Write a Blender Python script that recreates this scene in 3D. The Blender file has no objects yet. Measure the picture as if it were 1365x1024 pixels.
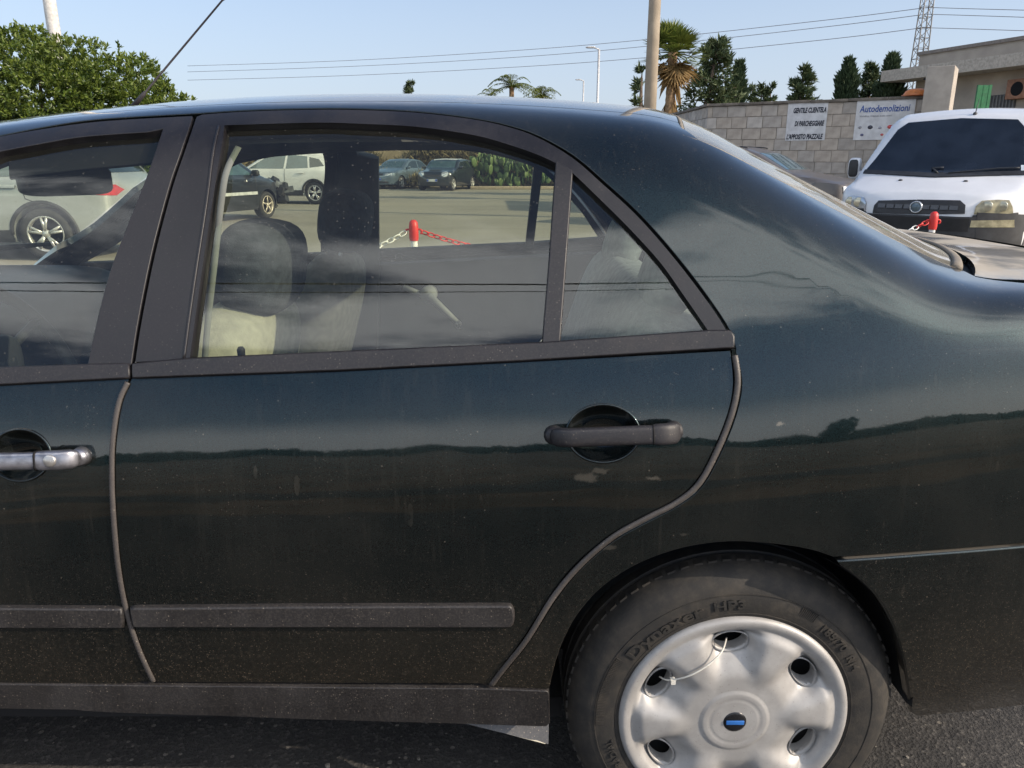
import bpy, bmesh, math, random
import numpy as np
from mathutils import Vector, Matrix
from mathutils.geometry import delaunay_2d_cdt
random.seed(7)
R = math.radians
sc = bpy.context.scene
COL = sc.collection

# ------------------------------------------------------------------ camera, sky, sun, exposure
CAM = np.array([0.0, 0.0, 1.26])
PITCH = R(16.1)
FPX = 1026.0                                   # focal length in pixels of the 1365 x 1024 photograph
cam = bpy.data.cameras.new('camera')
cam.sensor_width = 36.0
cam.lens = 36.0 * FPX / 1365.0
cam.clip_start = 0.02
cam.clip_end = 3000.0
camo = bpy.data.objects.new('camera', cam)
COL.objects.link(camo)
camo.location = CAM
camo.rotation_euler = (R(90) - PITCH, 0, 0)
sc.camera = camo

SUN_EL, SUN_AZ = R(27), R(111)                 # azimuth clockwise from +Y (view direction) towards +X
world = bpy.data.worlds.new('World')
sc.world = world
world.use_nodes = True
wn, wl = world.node_tree.nodes, world.node_tree.links
wn.clear()
wout = wn.new('ShaderNodeOutputWorld')
wbg = wn.new('ShaderNodeBackground')
wbg.inputs['Strength'].default_value = 0.13
sky = wn.new('ShaderNodeTexSky')
sky.sky_type = 'NISHITA'
sky.sun_disc = False
sky.sun_elevation = SUN_EL
sky.sun_rotation = SUN_AZ
sky.altitude = 30
sky.air_density = 0.85
sky.dust_density = 1.5
sky.ozone_density = 1.6
wl.new(wbg.outputs[0], wout.inputs[0])
# a broken bank of thin cloud over the near side of the sky (its reflection shows in the car windows)
tc = wn.new('ShaderNodeTexCoord')
sep = wn.new('ShaderNodeSeparateXYZ'); wl.new(tc.outputs['Generated'], sep.inputs[0])
mp = wn.new('ShaderNodeMapping'); mp.inputs['Scale'].default_value = (1.0, 1.0, 2.6)
wl.new(tc.outputs['Generated'], mp.inputs['Vector'])
cn = wn.new('ShaderNodeTexNoise'); cn.inputs['Scale'].default_value = 2.6; cn.inputs['Detail'].default_value = 7; cn.inputs['Roughness'].default_value = 0.55
wl.new(mp.outputs[0], cn.inputs['Vector'])
def wmath(op, a, b=None, clamp=False):
    n = wn.new('ShaderNodeMath'); n.operation = op; n.use_clamp = clamp
    for i, v in enumerate((a, b)):
        if v is None: continue
        if isinstance(v, (int, float)): n.inputs[i].default_value = v
        else: wl.new(v, n.inputs[i])
    return n.outputs[0]
def wramp(v, a, b):
    n = wn.new('ShaderNodeMapRange'); n.interpolation_type = 'SMOOTHSTEP'
    n.inputs['From Min'].default_value = a; n.inputs['From Max'].default_value = b
    wl.new(v, n.inputs['Value']); return n.outputs[0]
side = wramp(sep.outputs['Y'], 0.10, -0.35)                       # only over the side behind the viewer
band = wmath('MULTIPLY', wramp(sep.outputs['Z'], 0.88, 0.70), wramp(sep.outputs['Z'], 0.42, 0.60))
thr = wmath('ADD', cn.outputs['Fac'], wmath('MULTIPLY', band, 0.30))
low = wmath('MULTIPLY', wramp(sep.outputs['Z'], 0.20, 0.06), 0.50)          # brighter thin cloud low over the horizon there
cover = wmath('MULTIPLY', wmath('MULTIPLY', wmath('MAXIMUM', wramp(thr, 0.63, 0.82), low), side), 0.95)
cmix = wn.new('ShaderNodeMixRGB')
cmix.inputs['Color2'].default_value = (13.0, 13.1, 13.2, 1)
hmix = wn.new('ShaderNodeMixRGB')                                   # pale summer haze all round the horizon
hmix.inputs['Color2'].default_value = (2.95, 3.30, 3.95, 1)
wl.new(wmath('MULTIPLY', wramp(sep.outputs['Z'], 0.42, 0.02), 0.72), hmix.inputs['Fac']); wl.new(sky.outputs[0], hmix.inputs['Color1'])
wl.new(cover, cmix.inputs['Fac']); wl.new(hmix.outputs[0], cmix.inputs['Color1'])
wl.new(cmix.outputs[0], wbg.inputs['Color'])

sun = bpy.data.lights.new('sun', 'SUN')
sun.energy = 3.2
sun.angle = R(0.55)
sun.color = (1.0, 0.86, 0.69)
suno = bpy.data.objects.new('sun', sun)
COL.objects.link(suno)
SUNV = Vector((math.sin(SUN_AZ) * math.cos(SUN_EL), math.cos(SUN_AZ) * math.cos(SUN_EL), math.sin(SUN_EL)))
suno.rotation_euler = SUNV.to_track_quat('Z', 'Y').to_euler()
suno.location = (20, -10, 20)

sc.view_settings.view_transform = 'Standard'
sc.view_settings.look = 'None'
sc.view_settings.exposure = 0.68
sc.view_settings.gamma = 1.0
sc.view_settings.use_curve_mapping = False
sc.render.engine = 'CYCLES'
sc.cycles.use_denoising = True
sc.cycles.max_bounces = 10
sc.cycles.transparent_max_bounces = 16
sc.cycles.caustics_reflective = False
sc.cycles.caustics_refractive = False

# ------------------------------------------------------------------ picture <-> place
CP, SP = math.cos(PITCH), math.sin(PITCH)
def raydir(px, py):
    u = (px - 682.5) / FPX; v = (512.0 - py) / FPX
    return np.array([u, CP + v * SP, v * CP - SP])
def at(px, py, Y):                              # the point at world depth Y that the pixel shows
    d = raydir(px, py); return CAM + d * (Y / d[1])
def gnd(px, py, z=0.0):
    d = raydir(px, py); return CAM + d * ((z - CAM[2]) / d[2])

# ------------------------------------------------------------------ small mesh helpers
def link(name, me, m=None, parent=None):
    o = bpy.data.objects.new(name, me)
    COL.objects.link(o)
    if m is not None:
        me.materials.append(m)
    if parent is not None:
        o.parent = parent
    return o
def empty(name, loc=(0, 0, 0), rz=0.0):
    o = bpy.data.objects.new(name, None)
    COL.objects.link(o); o.location = loc; o.rotation_euler = (0, 0, rz); o.empty_display_size = 0.1
    return o
def tag(o, label=None, cat=None, group=None, kind=None):
    if label: o['label'] = label
    if cat: o['category'] = cat
    if group: o['group'] = group
    if kind: o['kind'] = kind
    return o
def copy_tree(o, parent=None):
    c = o.copy(); COL.objects.link(c); c.parent = parent
    for ch in list(o.children):
        copy_tree(ch, c)
    return c

class MB:
    """collects shapes; build() links them as ONE mesh object"""
    def __init__(s): s.v = []; s.f = []; s.sm = []
    def add(s, vs, fs, smooth=False):
        b = len(s.v); s.v.extend([tuple(map(float, q)) for q in vs])
        s.f.extend([tuple(b + i for i in f) for f in fs]); s.sm.extend([smooth] * len(fs))
        return s
    def box(s, lo, hi, M=None, bev=0.0):
        lo = np.array(lo, float); hi = np.array(hi, float)
        if bev > 0:
            bm = bmesh.new(); bmesh.ops.create_cube(bm, size=1.0)
            for v in bm.verts:
                v.co = Vector((lo + hi) / 2) + Vector(np.array(v.co) * (hi - lo))
            bmesh.ops.bevel(bm, geom=list(bm.edges), offset=bev, segments=2, profile=0.6, affect='EDGES')
            vs = [v.co.copy() for v in bm.verts]; bm.verts.index_update()
            fs = [[v.index for v in f.verts] for f in bm.faces]; bm.free()
            if M is not None: vs = [M @ v for v in vs]
            return s.add(vs, fs, True)
        vs = [Vector((x, y, z)) for x in (lo[0], hi[0]) for y in (lo[1], hi[1]) for z in (lo[2], hi[2])]
        if M is not None: vs = [M @ v for v in vs]
        return s.add(vs, [(0, 1, 3, 2), (4, 6, 7, 5), (0, 4, 5, 1), (2, 3, 7, 6), (0, 2, 6, 4), (1, 5, 7, 3)])
    def tube(s, pts, r, n=8, caps=True, flat=None, up=None, sq=2.0):
        pts = [np.array(p, float) for p in pts]
        rs = r if hasattr(r, '__len__') else [r] * len(pts)
        rings = []; prev = None
        for i, p in enumerate(pts):
            a = pts[max(0, i - 1)]; b = pts[min(len(pts) - 1, i + 1)]
            t = b - a; t = t / (np.linalg.norm(t) + 1e-12)
            if up is not None:
                nrm = np.array(up[i] if np.ndim(up) == 2 else up, float)
            elif prev is None:
                nrm = np.array([0, 0, 1.0]) if abs(t[2]) < 0.9 else np.array([1.0, 0, 0])
            else:
                nrm = prev
            nrm = nrm - t * np.dot(nrm, t); nrm /= np.linalg.norm(nrm) + 1e-12
            prev = nrm; bi = np.cross(t, nrm)
            f = flat if flat is not None else 1.0
            se = lambda v: math.copysign(abs(v) ** (2.0 / sq), v)
            rings.append([p + rs[i] * (se(math.cos(2 * math.pi * k / n)) * nrm * f + se(math.sin(2 * math.pi * k / n)) * bi) for k in range(n)])
        vs = [q for rg in rings for q in rg]; fs = []
        for i in range(len(rings) - 1):
            for k in range(n):
                fs.append((i * n + k, i * n + (k + 1) % n, (i + 1) * n + (k + 1) % n, (i + 1) * n + k))
        if caps:
            fs.append(tuple(range(n - 1, -1, -1))); fs.append(tuple((len(rings) - 1) * n + k for k in range(n)))
        return s.add(vs, fs, True)
    def lathe(s, prof, n=48, axis='Y', center=(0, 0, 0), closed=False):
        """prof: (radius, height along the axis)"""
        vs = []; fs = []
        for (r, h) in prof:
            for k in range(n):
                a = 2 * math.pi * k / n; c, q = r * math.cos(a), r * math.sin(a)
                if axis == 'Y': p = (c, h, q)
                elif axis == 'Z': p = (c, q, h)
                else: p = (h, c, q)
                vs.append(np.array(p) + np.array(center))
        m = len(prof)
        for i in range(m if closed else m - 1):
            j = (i + 1) % m
            for k in range(n):
                fs.append((i * n + k, i * n + (k + 1) % n, j * n + (k + 1) % n, j * n + k))
        return s.add(vs, fs, True)
    def build(s, name, m=None, parent=None, smooth=None, autos=None):
        me = bpy.data.meshes.new(name)
        me.from_pydata(s.v, [], s.f)
        bm = bmesh.new(); bm.from_mesh(me)
        bmesh.ops.recalc_face_normals(bm, faces=bm.faces[:])
        bm.to_mesh(me); bm.free()
        me.polygons.foreach_set('use_smooth', s.sm if smooth is None else [smooth] * len(s.f))
        if autos: me.set_sharp_from_angle(angle=R(autos))
        return link(name, me, m, parent)

def catmull(P, n=8, closed=False):
    P = [np.array(p, float) for p in P]; out = []
    N = len(P)
    for i in range(N if closed else N - 1):
        if closed: a, b, c, d = P[(i - 1) % N], P[i], P[(i + 1) % N], P[(i + 2) % N]
        else: a, b, c, d = P[max(i - 1, 0)], P[i], P[i + 1], P[min(i + 2, N - 1)]
        for k in range(n):
            t = k / n
            out.append(0.5 * ((2 * b) + (-a + c) * t + (2 * a - 5 * b + 4 * c - d) * t * t + (-a + 3 * b - 3 * c + d) * t ** 3))
    if not closed: out.append(P[-1])
    return out
def densify(P, step, closed=True):
    out = []; N = len(P)
    for i in range(N if closed else N - 1):
        a = np.array(P[i], float); b = np.array(P[(i + 1) % N], float)
        L = np.linalg.norm(b - a); k = max(1, int(math.ceil(L / step)))
        for j in range(k): out.append(a + (b - a) * j / k)
    if not closed: out.append(np.array(P[-1], float))
    return out
def inside(poly, q):
    poly = np.asarray(poly); x, y = q[:, 0], q[:, 1]; r = np.zeros(len(q), bool)
    a = poly; b = np.roll(poly, -1, axis=0)
    for (x0, y0), (x1, y1) in zip(a, b):
        c = (y0 > y) != (y1 > y)
        with np.errstate(divide='ignore', invalid='ignore'):
            xi = (x1 - x0) * (y - y0) / (y1 - y0 + 1e-30) + x0
        r ^= c & (x < xi)
    return r
def trisheet(outline, step, holes=(), inner=True):
    """2-D outline -> (points, triangles, number of outline points)"""
    rings = [np.array(outline)] + [np.array(h) for h in holes]
    pts = np.vstack(rings); edges = []; b = 0
    for rg in rings:
        n = len(rg); edges += [(b + i, b + (i + 1) % n) for i in range(n)]; b += n
    nb = len(pts)
    if inner:
        lo, hi = rings[0].min(0), rings[0].max(0)
        xs = np.arange(lo[0], hi[0], step); ys = np.arange(lo[1], hi[1], step * 0.87)
        g = np.array([(x + (step / 2 if j % 2 else 0), y) for j, y in enumerate(ys) for x in xs])
        if len(g):
            ok = inside(rings[0], g)
            for h in rings[1:]: ok &= ~inside(h, g)
            g = g[ok]
            if len(g):
                d = np.full(len(g), 1e9)
                for q in pts[:nb]: d = np.minimum(d, ((g - q) ** 2).sum(1))
                g = g[d > (step * 0.55) ** 2]
                pts = np.vstack([pts, g])
    v2, e2, f2, ov, oe, of = delaunay_2d_cdt([Vector(p) for p in pts], edges, [], 0, 1e-7)
    P = np.array([tuple(v) for v in v2]); T = np.array([tuple(f) for f in f2])
    c = P[T].mean(1); ok = inside(rings[0], c)
    for h in rings[1:]: ok &= ~inside(h, c)
    T = T[ok]
    # outline indices in the output
    back = {}
    for i, o in enumerate(ov):
        for k in o: back[k] = i
    loops = []; b = 0
    for rg in rings:
        loops.append([back[b + i] for i in range(len(rg))]); b += len(rg)
    return P, T, loops

# ------------------------------------------------------------------ material helpers
def newmat(name):
    m = bpy.data.materials.new(name); m.use_nodes = True
    nt = m.node_tree; b = nt.nodes['Principled BSDF']
    return m, nt, b
def N(nt, t, **kw):
    n = nt.nodes.new(t)
    for k, v in kw.items():
        if k in n.inputs.keys(): n.inputs[k].default_value = v
        else: setattr(n, k, v)
    return n
def noise(nt, scale, detail=4, rough=0.55, sc3=None, coord='Object'):
    tcn = N(nt, 'ShaderNodeTexCoord'); n = N(nt, 'ShaderNodeTexNoise')
    n.inputs['Scale'].default_value = scale; n.inputs['Detail'].default_value = detail; n.inputs['Roughness'].default_value = rough
    if sc3 is not None:
        mpn = N(nt, 'ShaderNodeMapping'); mpn.inputs['Scale'].default_value = sc3
        nt.links.new(tcn.outputs[coord], mpn.inputs['Vector']); nt.links.new(mpn.outputs[0], n.inputs['Vector'])
    else:
        nt.links.new(tcn.outputs[coord], n.inputs['Vector'])
    return n.outputs['Fac']
def rng(nt, v, a, b, c=0.0, d=1.0, smooth=True):
    n = N(nt, 'ShaderNodeMapRange')
    if smooth: n.interpolation_type = 'SMOOTHSTEP'
    for k, q in zip(('From Min', 'From Max', 'To Min', 'To Max'), (a, b, c, d)): n.inputs[k].default_value = q
    nt.links.new(v, n.inputs['Value']); return n.outputs[0]
def mth(nt, op, a, b=None, clamp=False):
    n = N(nt, 'ShaderNodeMath'); n.operation = op; n.use_clamp = clamp
    for i, v in enumerate((a, b)):
        if v is None: continue
        if isinstance(v, (int, float)): n.inputs[i].default_value = v
        else: nt.links.new(v, n.inputs[i])
    return n.outputs[0]
def mixc(nt, f, a, b, blend='MIX'):
    n = N(nt, 'ShaderNodeMixRGB'); n.blend_type = blend
    for i, v in enumerate((f, a, b)):
        if isinstance(v, (int, float)): n.inputs[i].default_value = v
        elif isinstance(v, tuple): n.inputs[i].default_value = (*v[:3], 1)
        else: nt.links.new(v, n.inputs[i])
    return n.outputs[0]
def bump(nt, bsdf, h, strength=0.3, dist=0.01):
    n = N(nt, 'ShaderNodeBump'); n.inputs['Strength'].default_value = strength; n.inputs['Distance'].default_value = dist
    nt.links.new(h, n.inputs['Height']); nt.links.new(n.outputs[0], bsdf.inputs['Normal'])
def specks(nt, scale, size, coord='Object', sc3=None):
    """small scattered flecks: 1 inside a fleck"""
    tcn = N(nt, 'ShaderNodeTexCoord'); v = N(nt, 'ShaderNodeTexVoronoi'); v.inputs['Scale'].default_value = scale
    if sc3 is not None:
        mpn = N(nt, 'ShaderNodeMapping'); mpn.inputs['Scale'].default_value = sc3
        nt.links.new(tcn.outputs[coord], mpn.inputs['Vector']); nt.links.new(mpn.outputs[0], v.inputs['Vector'])
    else:
        nt.links.new(tcn.outputs[coord], v.inputs['Vector'])
    sp = N(nt, 'ShaderNodeSeparateColor'); nt.links.new(v.outputs['Color'], sp.inputs[0])
    lim = mth(nt, 'MULTIPLY', mth(nt, 'POWER', sp.outputs[0], 6.0), size)       # most cells stay empty
    return mth(nt, 'LESS_THAN', v.outputs['Distance'], lim)
def plain(name, col, rough=0.6, metal=0.0, var=0.18, scale=12.0, coat=0.0, bmp=0.0, spec=None, bdist=0.004):
    """a simple material whose colour drifts a little over the surface"""
    m, nt, b = newmat(name)
    f = noise(nt, scale)
    lo = tuple(c * (1 - var) for c in col); hi = tuple(min(1, c * (1 + var)) for c in col)
    nt.links.new(mixc(nt, rng(nt, f, 0.3, 0.7), lo, hi), b.inputs['Base Color'])
    b.inputs['Roughness'].default_value = rough; b.inputs['Metallic'].default_value = metal
    b.inputs['Coat Weight'].default_value = coat; b.inputs['Coat Roughness'].default_value = 0.05
    if spec is not None: b.inputs['Specular IOR Level'].default_value = spec
    if bmp: bump(nt, b, noise(nt, scale * 6, 6), bmp, bdist)
    return m

# ------------------------------------------------------------------ materials of the near car
SMUDGE = [((0.1223, 1.157, 0.7678), 0.013, 0.09), ((0.1427, 1.158, 0.7791), 0.008, 0.08), ((0.2282, 1.157, 0.7665), 0.006, 0.12), ((0.1611, 1.151, 0.6455), 0.008, 0.08), ((0.2842, 1.152, 0.6697), 0.005, 0.08), ((0.4307, 1.17, 0.8558), 0.006, 0.3), ((-0.2685, 1.16, 0.8147), 0.004, 0.3)]
def paint_material(name='dark_green_paint', top=0.20):
    m, nt, b = newmat(name)
    ol = N(nt, 'ShaderNodeOutputMaterial') if False else nt.nodes['Material Output']
    flake = noise(nt, 900, 2)
    b.inputs['Metallic'].default_value = 0.92
    nt.links.new(mixc(nt, rng(nt, flake, 0.35, 0.65), (0.0036, 0.0082, 0.0090), (0.0135, 0.0285, 0.0310)), b.inputs['Base Color'])
    b.inputs['Roughness'].default_value = 0.30
    b.inputs['Coat Weight'].default_value = 1.0
    b.inputs['Coat IOR'].default_value = 1.55
    nt.links.new(rng(nt, noise(nt, 7, 5), 0.3, 0.8, 0.022, 0.052), b.inputs['Coat Roughness'])
    bump(nt, b, noise(nt, 3.4, 2, 0.4), 1.0, 0.0030)
    cbn = N(nt, 'ShaderNodeBump'); cbn.inputs['Strength'].default_value = 1.0; cbn.inputs['Distance'].default_value = 0.0030
    nt.links.new(noise(nt, 3.4, 2, 0.4, (1, 1, 1.6)), cbn.inputs['Height']); nt.links.new(cbn.outputs[0], b.inputs['Coat Normal'])
    # dust film, rain streaks, flecks and the brown road film low on the flanks
    tcn = N(nt, 'ShaderNodeTexCoord'); sep = N(nt, 'ShaderNodeSeparateXYZ'); nt.links.new(tcn.outputs['Object'], sep.inputs[0])
    low = rng(nt, sep.outputs['Z'], 0.74, 0.22)
    streak = rng(nt, noise(nt, 1.0, 6, 0.7, (95, 40, 5)), 0.52, 0.80)
    film = rng(nt, noise(nt, 3.2, 6, 0.65), 0.30, 0.78)
    f = mth(nt, 'ADD', mth(nt, 'MULTIPLY', film, 0.020), mth(nt, 'MULTIPLY', streak, 0.022))
    grit = rng(nt, noise(nt, 160, 5, 0.7), 0.50, 0.72)
    f = mth(nt, 'ADD', f, mth(nt, 'MULTIPLY', low, mth(nt, 'ADD', 0.026, mth(nt, 'MULTIPLY', grit, 0.085))))
    patch = rng(nt, noise(nt, 6, 5, 0.7), 0.45, 0.72)
    sp = mth(nt, 'MULTIPLY', mth(nt, 'MULTIPLY', specks(nt, 330, 0.34), patch), 0.22)
    sp = mth(nt, 'MAXIMUM', sp, mth(nt, 'MULTIPLY', specks(nt, 90, 0.13), 0.16))
    sp = mth(nt, 'MAXIMUM', sp, mth(nt, 'MULTIPLY', mth(nt, 'MULTIPLY', specks(nt, 60, 0.30, sc3=(1, 1, 0.22)), patch), 0.07))
    sp2 = mth(nt, 'MULTIPLY', mth(nt, 'MULTIPLY', specks(nt, 420, 0.46), low), 0.34)
    # dust lying on upward faces (boot lid, roof edge)
    geo = N(nt, 'ShaderNodeNewGeometry'); sn = N(nt, 'ShaderNodeSeparateXYZ'); nt.links.new(geo.outputs['Normal'], sn.inputs[0])
    upf = mth(nt, 'MULTIPLY', rng(nt, sn.outputs['Z'], 0.93, 0.99), rng(nt, noise(nt, 2.6, 6, 0.6), 0.42, 0.54, top * 0.2, top))
    f = mth(nt, 'ADD', mth(nt, 'ADD', f, upf), mth(nt, 'MAXIMUM', sp, sp2), True)
    wob = mth(nt, 'MULTIPLY', noise(nt, 70, 5, 0.7), 0.024)
    for (P_, r_, k_) in SMUDGE:                 # splashes of dried mud
        v = N(nt, 'ShaderNodeVectorMath'); v.operation = 'SUBTRACT'; nt.links.new(tcn.outputs['Object'], v.inputs[0]); v.inputs[1].default_value = P_
        v2 = N(nt, 'ShaderNodeVectorMath'); v2.operation = 'MULTIPLY'; nt.links.new(v.outputs[0], v2.inputs[0]); v2.inputs[1].default_value = (0.55, 1, 1.3)
        l = N(nt, 'ShaderNodeVectorMath'); l.operation = 'LENGTH'; nt.links.new(v2.outputs[0], l.inputs[0])
        f = mth(nt, 'MAXIMUM', f, mth(nt, 'MULTIPLY', rng(nt, mth(nt, 'ADD', l.outputs['Value'], wob), r_ + 0.012, r_ * 0.6 + 0.010), k_))
    d = N(nt, 'ShaderNodeBsdfDiffuse')
    nt.links.new(mixc(nt, low, (0.44, 0.40, 0.34), (0.34, 0.25, 0.16)), d.inputs['Color'])
    mx = N(nt, 'ShaderNodeMixShader')
    nt.links.new(f, mx.inputs[0]); nt.links.new(b.outputs[0], mx.inputs[1]); nt.links.new(d.outputs[0], mx.inputs[2])
    nt.links.new(mx.outputs[0], ol.inputs['Surface'])
    return m
def trim_material(name, col=(0.0155, 0.0148, 0.0180), rough=0.46, dusty=0.14):
    m, nt, b = newmat(name)
    f1 = rng(nt, noise(nt, 9, 6, 0.65, (1, 1, 0.35)), 0.30, 0.75)
    f2 = rng(nt, noise(nt, 300, 4), 0.4, 0.75)
    c = mixc(nt, f1, tuple(v * 0.78 for v in col), tuple(v * 1.3 for v in col))
    c = mixc(nt, mth(nt, 'MULTIPLY', f2, dusty * 0.30), c, (0.34, 0.30, 0.25))
    c = mixc(nt, mth(nt, 'MULTIPLY', specks(nt, 260, 0.36), dusty), c, (0.42, 0.36, 0.29))
    nt.links.new(c, b.inputs['Base Color'])
    nt.links.new(rng(nt, f1, 0, 1, rough - 0.08, rough + 0.12), b.inputs['Roughness'])
    bump(nt, b, noise(nt, 600, 3), 0.10, 0.001)
    return m
def glass_material(name, tint=(0.66, 0.74, 0.66), dust=0.05, rough=0.0, ior=1.62):
    m, nt, b = newmat(name); nt.nodes.remove(b)
    out = nt.nodes['Material Output']
    tr = N(nt, 'ShaderNodeBsdfTransparent'); tr.inputs[0].default_value = (*tint, 1)
    gl = N(nt, 'ShaderNodeBsdfGlossy'); gl.inputs['Roughness'].default_value = rough; gl.inputs['Color'].default_value = (0.95, 0.98, 1, 1)
    fr = N(nt, 'ShaderNodeFresnel'); fr.inputs['IOR'].default_value = ior
    geo = N(nt, 'ShaderNodeNewGeometry')
    # Fresnel for a thin pane seen from either side
    inv = mth(nt, 'DIVIDE', 1.0, ior)
    iorv = N(nt, 'ShaderNodeMix'); nt.links.new(geo.outputs['Backfacing'], iorv.inputs[0]); iorv.inputs[2].default_value = ior; nt.links.new(inv, iorv.inputs[3])
    frn = N(nt, 'ShaderNodeFresnel'); nt.links.new(iorv.outputs[0], frn.inputs['IOR'])
    mx = N(nt, 'ShaderNodeMixShader'); nt.links.new(frn.outputs[0], mx.inputs[0]); nt.links.new(tr.outputs[0], mx.inputs[1]); nt.links.new(gl.outputs[0], mx.inputs[2])
    nt.nodes.remove(fr)
    d = N(nt, 'ShaderNodeBsdfDiffuse'); d.inputs[0].default_value = (0.50, 0.48, 0.42, 1)
    film = rng(nt, noise(nt, 4, 6, 0.7), 0.35, 0.8, dust * 0.35, dust * 1.15)
    drops = mth(nt, 'MULTIPLY', specks(nt, 190, 0.34), min(0.3, dust * 4))
    mx2 = N(nt, 'ShaderNodeMixShader'); nt.links.new(mth(nt, 'MAXIMUM', film, drops), mx2.inputs[0])
    nt.links.new(mx.outputs[0], mx2.inputs[1]); nt.links.new(d.outputs[0], mx2.inputs[2])
    nt.links.new(mx2.outputs[0], out.inputs['Surface'])
    return m
PAINT = paint_material(); PAINT_BOOT = paint_material('dusty_boot_paint', 0.80)
TRIM = trim_material('weathered_black_trim')
TRIM2 = trim_material('satin_pillar_black', (0.0132, 0.0126, 0.0156), 0.42, 0.05)
RUBBER = plain('black_rubber', (0.007, 0.007, 0.008), 0.7, spec=0.25)
STRIP = trim_material('grey_edge_strip', (0.060, 0.053, 0.050), 0.55, 0.3)
SILLM = trim_material('dusty_sill_plastic', (0.022, 0.0205, 0.0215), 0.5, 0.30)
GLASS = glass_material('side_window_glass', (0.86, 0.90, 0.78), 0.022)
GLASSF = glass_material('far_window_glass', (0.91, 0.93, 0.82), 0.012)
GLASSR = glass_material('rear_window_glass', (0.5, 0.56, 0.56), 0.46, 0.0, 2.0)
DARKIN = plain('interior_dark_plastic', (0.022, 0.025, 0.032), 0.6, var=0.25)
CLOTH = plain('seat_cloth_dark', (0.030, 0.036, 0.048), 0.95, var=0.3, scale=60, bmp=0.3)
BEIGE = plain('seat_cloth_beige', (0.25, 0.25, 0.20), 0.95, var=0.15, scale=40, bmp=0.3)
GREYCL = plain('seat_cloth_grey', (0.32, 0.345, 0.34), 0.95, var=0.2, scale=40, bmp=0.3)
LINER = plain('headliner_grey', (0.10, 0.105, 0.11), 0.95)
CHROME = plain('worn_chrome', (0.30, 0.30, 0.33), 0.30, 0.85, 0.3, 60)
UNDER = plain('underbody_black', (0.012, 0.012, 0.013), 0.9)

# ------------------------------------------------------------------ the near car's body as one smooth surface
YS, YC = 1.15, 2.02                             # widest plane of the near flank; middle of the car
_oz = np.array([0.10, 0.20, 0.27, 0.34, 0.44, 0.54, 0.62, 0.70, 0.77, 0.83, 0.88, 0.93, 0.97, 1.02, 1.10, 1.20, 1.30, 1.40, 1.6])
_oy = np.array([0.140, 0.078, 0.048, 0.027, 0.010, 0.002, 0.000, 0.0022, 0.0085, 0.0185, 0.0300, 0.0455, 0.061, 0.083, 0.122, 0.175, 0.232, 0.292, 0.42])
def _pchip(xs, ys):
    h = np.diff(xs); d = np.diff(ys) / h; m = np.zeros_like(ys)
    m[1:-1] = (d[:-1] * h[1:] + d[1:] * h[:-1]) / (h[1:] + h[:-1]); m[0] = d[0]; m[-1] = d[-1]
    return m
_om = _pchip(_oz, _oy)
def _off(z):
    z = np.clip(z, _oz[0], _oz[-1] - 1e-6); i = np.clip(np.searchsorted(_oz, z, side='right') - 1, 0, len(_oz) - 2)
    h = _oz[i + 1] - _oz[i]; t = (z - _oz[i]) / h
    return ((2 * t ** 3 - 3 * t ** 2 + 1) * _oy[i] + (t ** 3 - 2 * t ** 2 + t) * h * _om[i] + (-2 * t ** 3 + 3 * t ** 2) * _oy[i + 1] + (t ** 3 - t ** 2) * h * _om[i + 1])
def sstep(a, b, x):
    t = np.clip((x - a) / (b - a), 0, 1); return t * t * (3 - 2 * t)
def smin(a, b, k):
    h = np.clip(0.5 + 0.5 * (b - a) / k, 0, 1); return b * (1 - h) + a * h - k * h * (1 - h)
def smax(a, b, k): return -smin(-a, -b, k)
def yside(x, z):
    zz = z - 0.050 * x - 0.030 * sstep(0.30, 1.0, x)
    tap = 0.10 * np.maximum(0, x - 0.30) ** 2 + 0.09 * np.maximum(0, -1.55 - x) ** 2
    return YS + _off(zz) + tap
def _roof(x, Y):
    w2 = ((Y - YC) / 0.62) ** 2; return 1.412 - 0.085 * (x + 0.28) ** 2 - 0.062 * w2 - 0.010 * w2 ** 2
def _rear(x, Y):
    w2 = ((Y - YC) / 0.62) ** 2; t = x + 0.145 * w2 - 0.40; return 1.360 - 0.507 * t + 0.048 * t * t - 0.028 * w2
def gx0(Y):                                     # where the roof turns down into the rear window
    a, b = 0.0, 0.8
    for _ in range(30):
        m = (a + b) / 2
        if _rear(m, Y) > _roof(m, Y): a = m
        else: b = m
    return a
def gx1(Y): return 1.00 - 0.20 * ((Y - YC) / 0.62) ** 2
def ztop(x, Y):
    w2 = ((Y - YC) / 0.62) ** 2
    roof = _roof(x, Y)
    rear = _rear(x, Y)
    boot = 1.068 - 0.02 * (x - 0.9) - 0.012 * w2 - 2.2 * np.maximum(0, x - 1.25) ** 2
    fx = x - 0.20 * w2
    scr = 1.330 + 0.72 * (fx + 1.222)
    hood = 0.985 + 0.10 * (x + 2.0) - 0.03 * w2 - 0.16 * np.maximum(0, -2.3 - x) ** 2
    return smin(smin(roof, smax(rear, boot, 0.03), 0.035), smax(scr, hood, 0.03), 0.04)
def FF(x, Y, z):
    return smin(Y - yside(x, z), ztop(x, Y) - z, 0.085)
_HT = np.linspace(0.6, 2.3, 340); _HC = {}
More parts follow.
